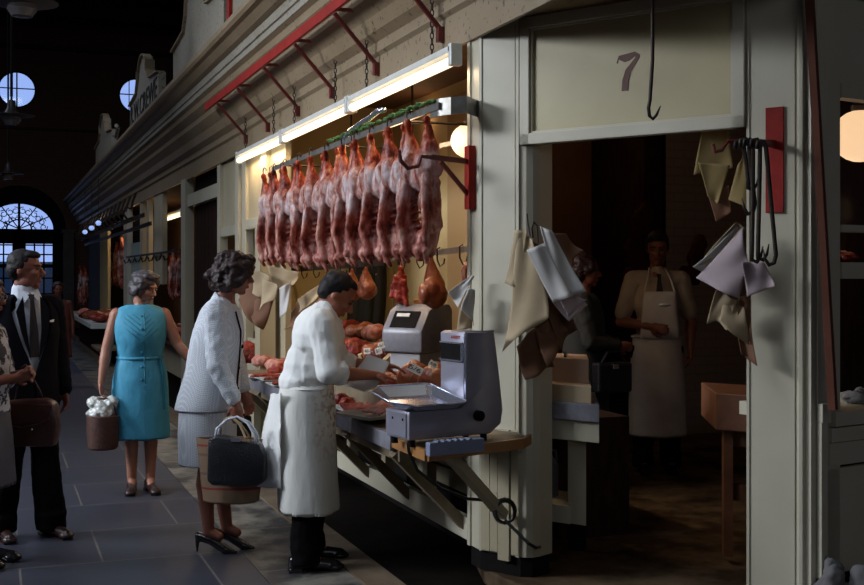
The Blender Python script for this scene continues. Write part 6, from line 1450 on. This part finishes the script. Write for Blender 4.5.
for sg in (1, -1): mb.tube([(.14,sg*.11,1.36),(.115,sg*.09,1.44),(.07,sg*.07,1.50),(.0,sg*.06,1.535)], .007, 6)
mb.build('apron_strap', M['apron'], A.t, local=True); MB().tube([(.153*math.cos(a), .188*math.sin(a), 1.02) for a in [2*math.pi*i/24 for i in range(24)]], .009, 6, closed=True).build('apron_string', M['apron'], A.t, local=True)
A.trousers(ankle=.075)
for q in 'LR': A.shoe(q)
t = tag(MB().ell(at(665, 305, 8.42), (.05,.03,.012)).build('paper_slip', M['paper'], smooth=True), 'small pale slip in the aproned man\'s hand', 'paper')

# --- dark-dressed woman inside the shop
K = P('dark-haired woman in dark clothes seen in profile just inside the doorway', 1.62, tuple(at(584, 500, 8.0).xyz*Vector((1,1,0))+Vector((0,0,.08))), 118,
      j=dict(elR=(.04,-.22,1.03), wrR=(.24,-.10,1.0), elL=(.05,.22,1.03), wrL=(.25,.08,1.0)), head=(0, 5, 0), hand_curl=(.8,.8), palm=((0,-1,0),(0,1,0)))
K.body('skin_dark', vox=.008, fem=True)
K.hair([('e',(-.03,0,.045),(.105,.098,.090)),('e',(-.06,0,-.03),(.075,.092,.085)),('e',(.02,.07,.03),(.05,.03,.05)),('e',(.02,-.07,.03),(.05,.03,.05))], 'hair_brown', disp=.012, dsc=14)
K.ringgar('coat', 'darkcloth', [(.0,0,1.36,.06,.078),(.0,0,1.33,.09,.135),(.0,0,1.28,.118,.17),(.0,0,1.16,.145,.185),(.0,0,1.0,.14,.17),(.0,0,.85,.155,.19),(.0,0,.6,.17,.2),(.0,0,.42,.18,.21)], fold=.02, thick=.006)
for q in 'LR': K.sleeve(q, .06, .85, 'darkcloth', disp=.006)
for q in 'LR': K.shoe(q, low=True)
t = thing('handbag', 'dark bag with a small bright clasp held by the woman inside the shop', 'handbag', at(612, 392, 7.8))
c = at(612, 392, 7.8); MB().box((c.x-.13,c.y-.05,c.z),(c.x+.13,c.y+.05,c.z+.2)).build('bag_body', M['blackbag'], t, bevel=.015); MB().tube([c+Vector((-.09,-.02,.2)), c+Vector((-.05,-.02,.27)), c+Vector((.05,-.02,.27)), c+Vector((.09,-.02,.2))], .008, 6).build('handle', M['blackbag'], t)
MB().box((c.x-.02,c.y-.058,c.z+.16),(c.x+.02,c.y-.05,c.z+.19)).build('clasp', M['chrome'], t)

# --- distant passer-by
F_ = P('distant dark-haired passer-by in a reddish dress beyond the dark-suited man', 1.45, tuple(at(58, 390, 16).xyz*Vector((1,1,0))), 185, head=(10, 5, 0), hand_curl=(.5,.5))
F_.body('skin_dark', vox=.011, fem=True)
F_.hair([('e',(-.03,0,.045),(.105,.098,.090)),('e',(-.06,0,-.02),(.075,.092,.085)),('e',(.02,0,.09),(.05,.06,.03))], 'hair_brown', disp=.012, dsc=14)
F_.ringgar('dress', 'pinkcloth', [(.0,0,1.215,.06,.075),(.0,0,1.19,.085,.13),(.0,0,1.1,.115,.16),(.0,0,.95,.12,.15),(.0,0,.8,.13,.16),(.0,0,.4,.15,.19)], fold=.02, thick=.006)
for q in 'LR': F_.shoe(q, low=True)
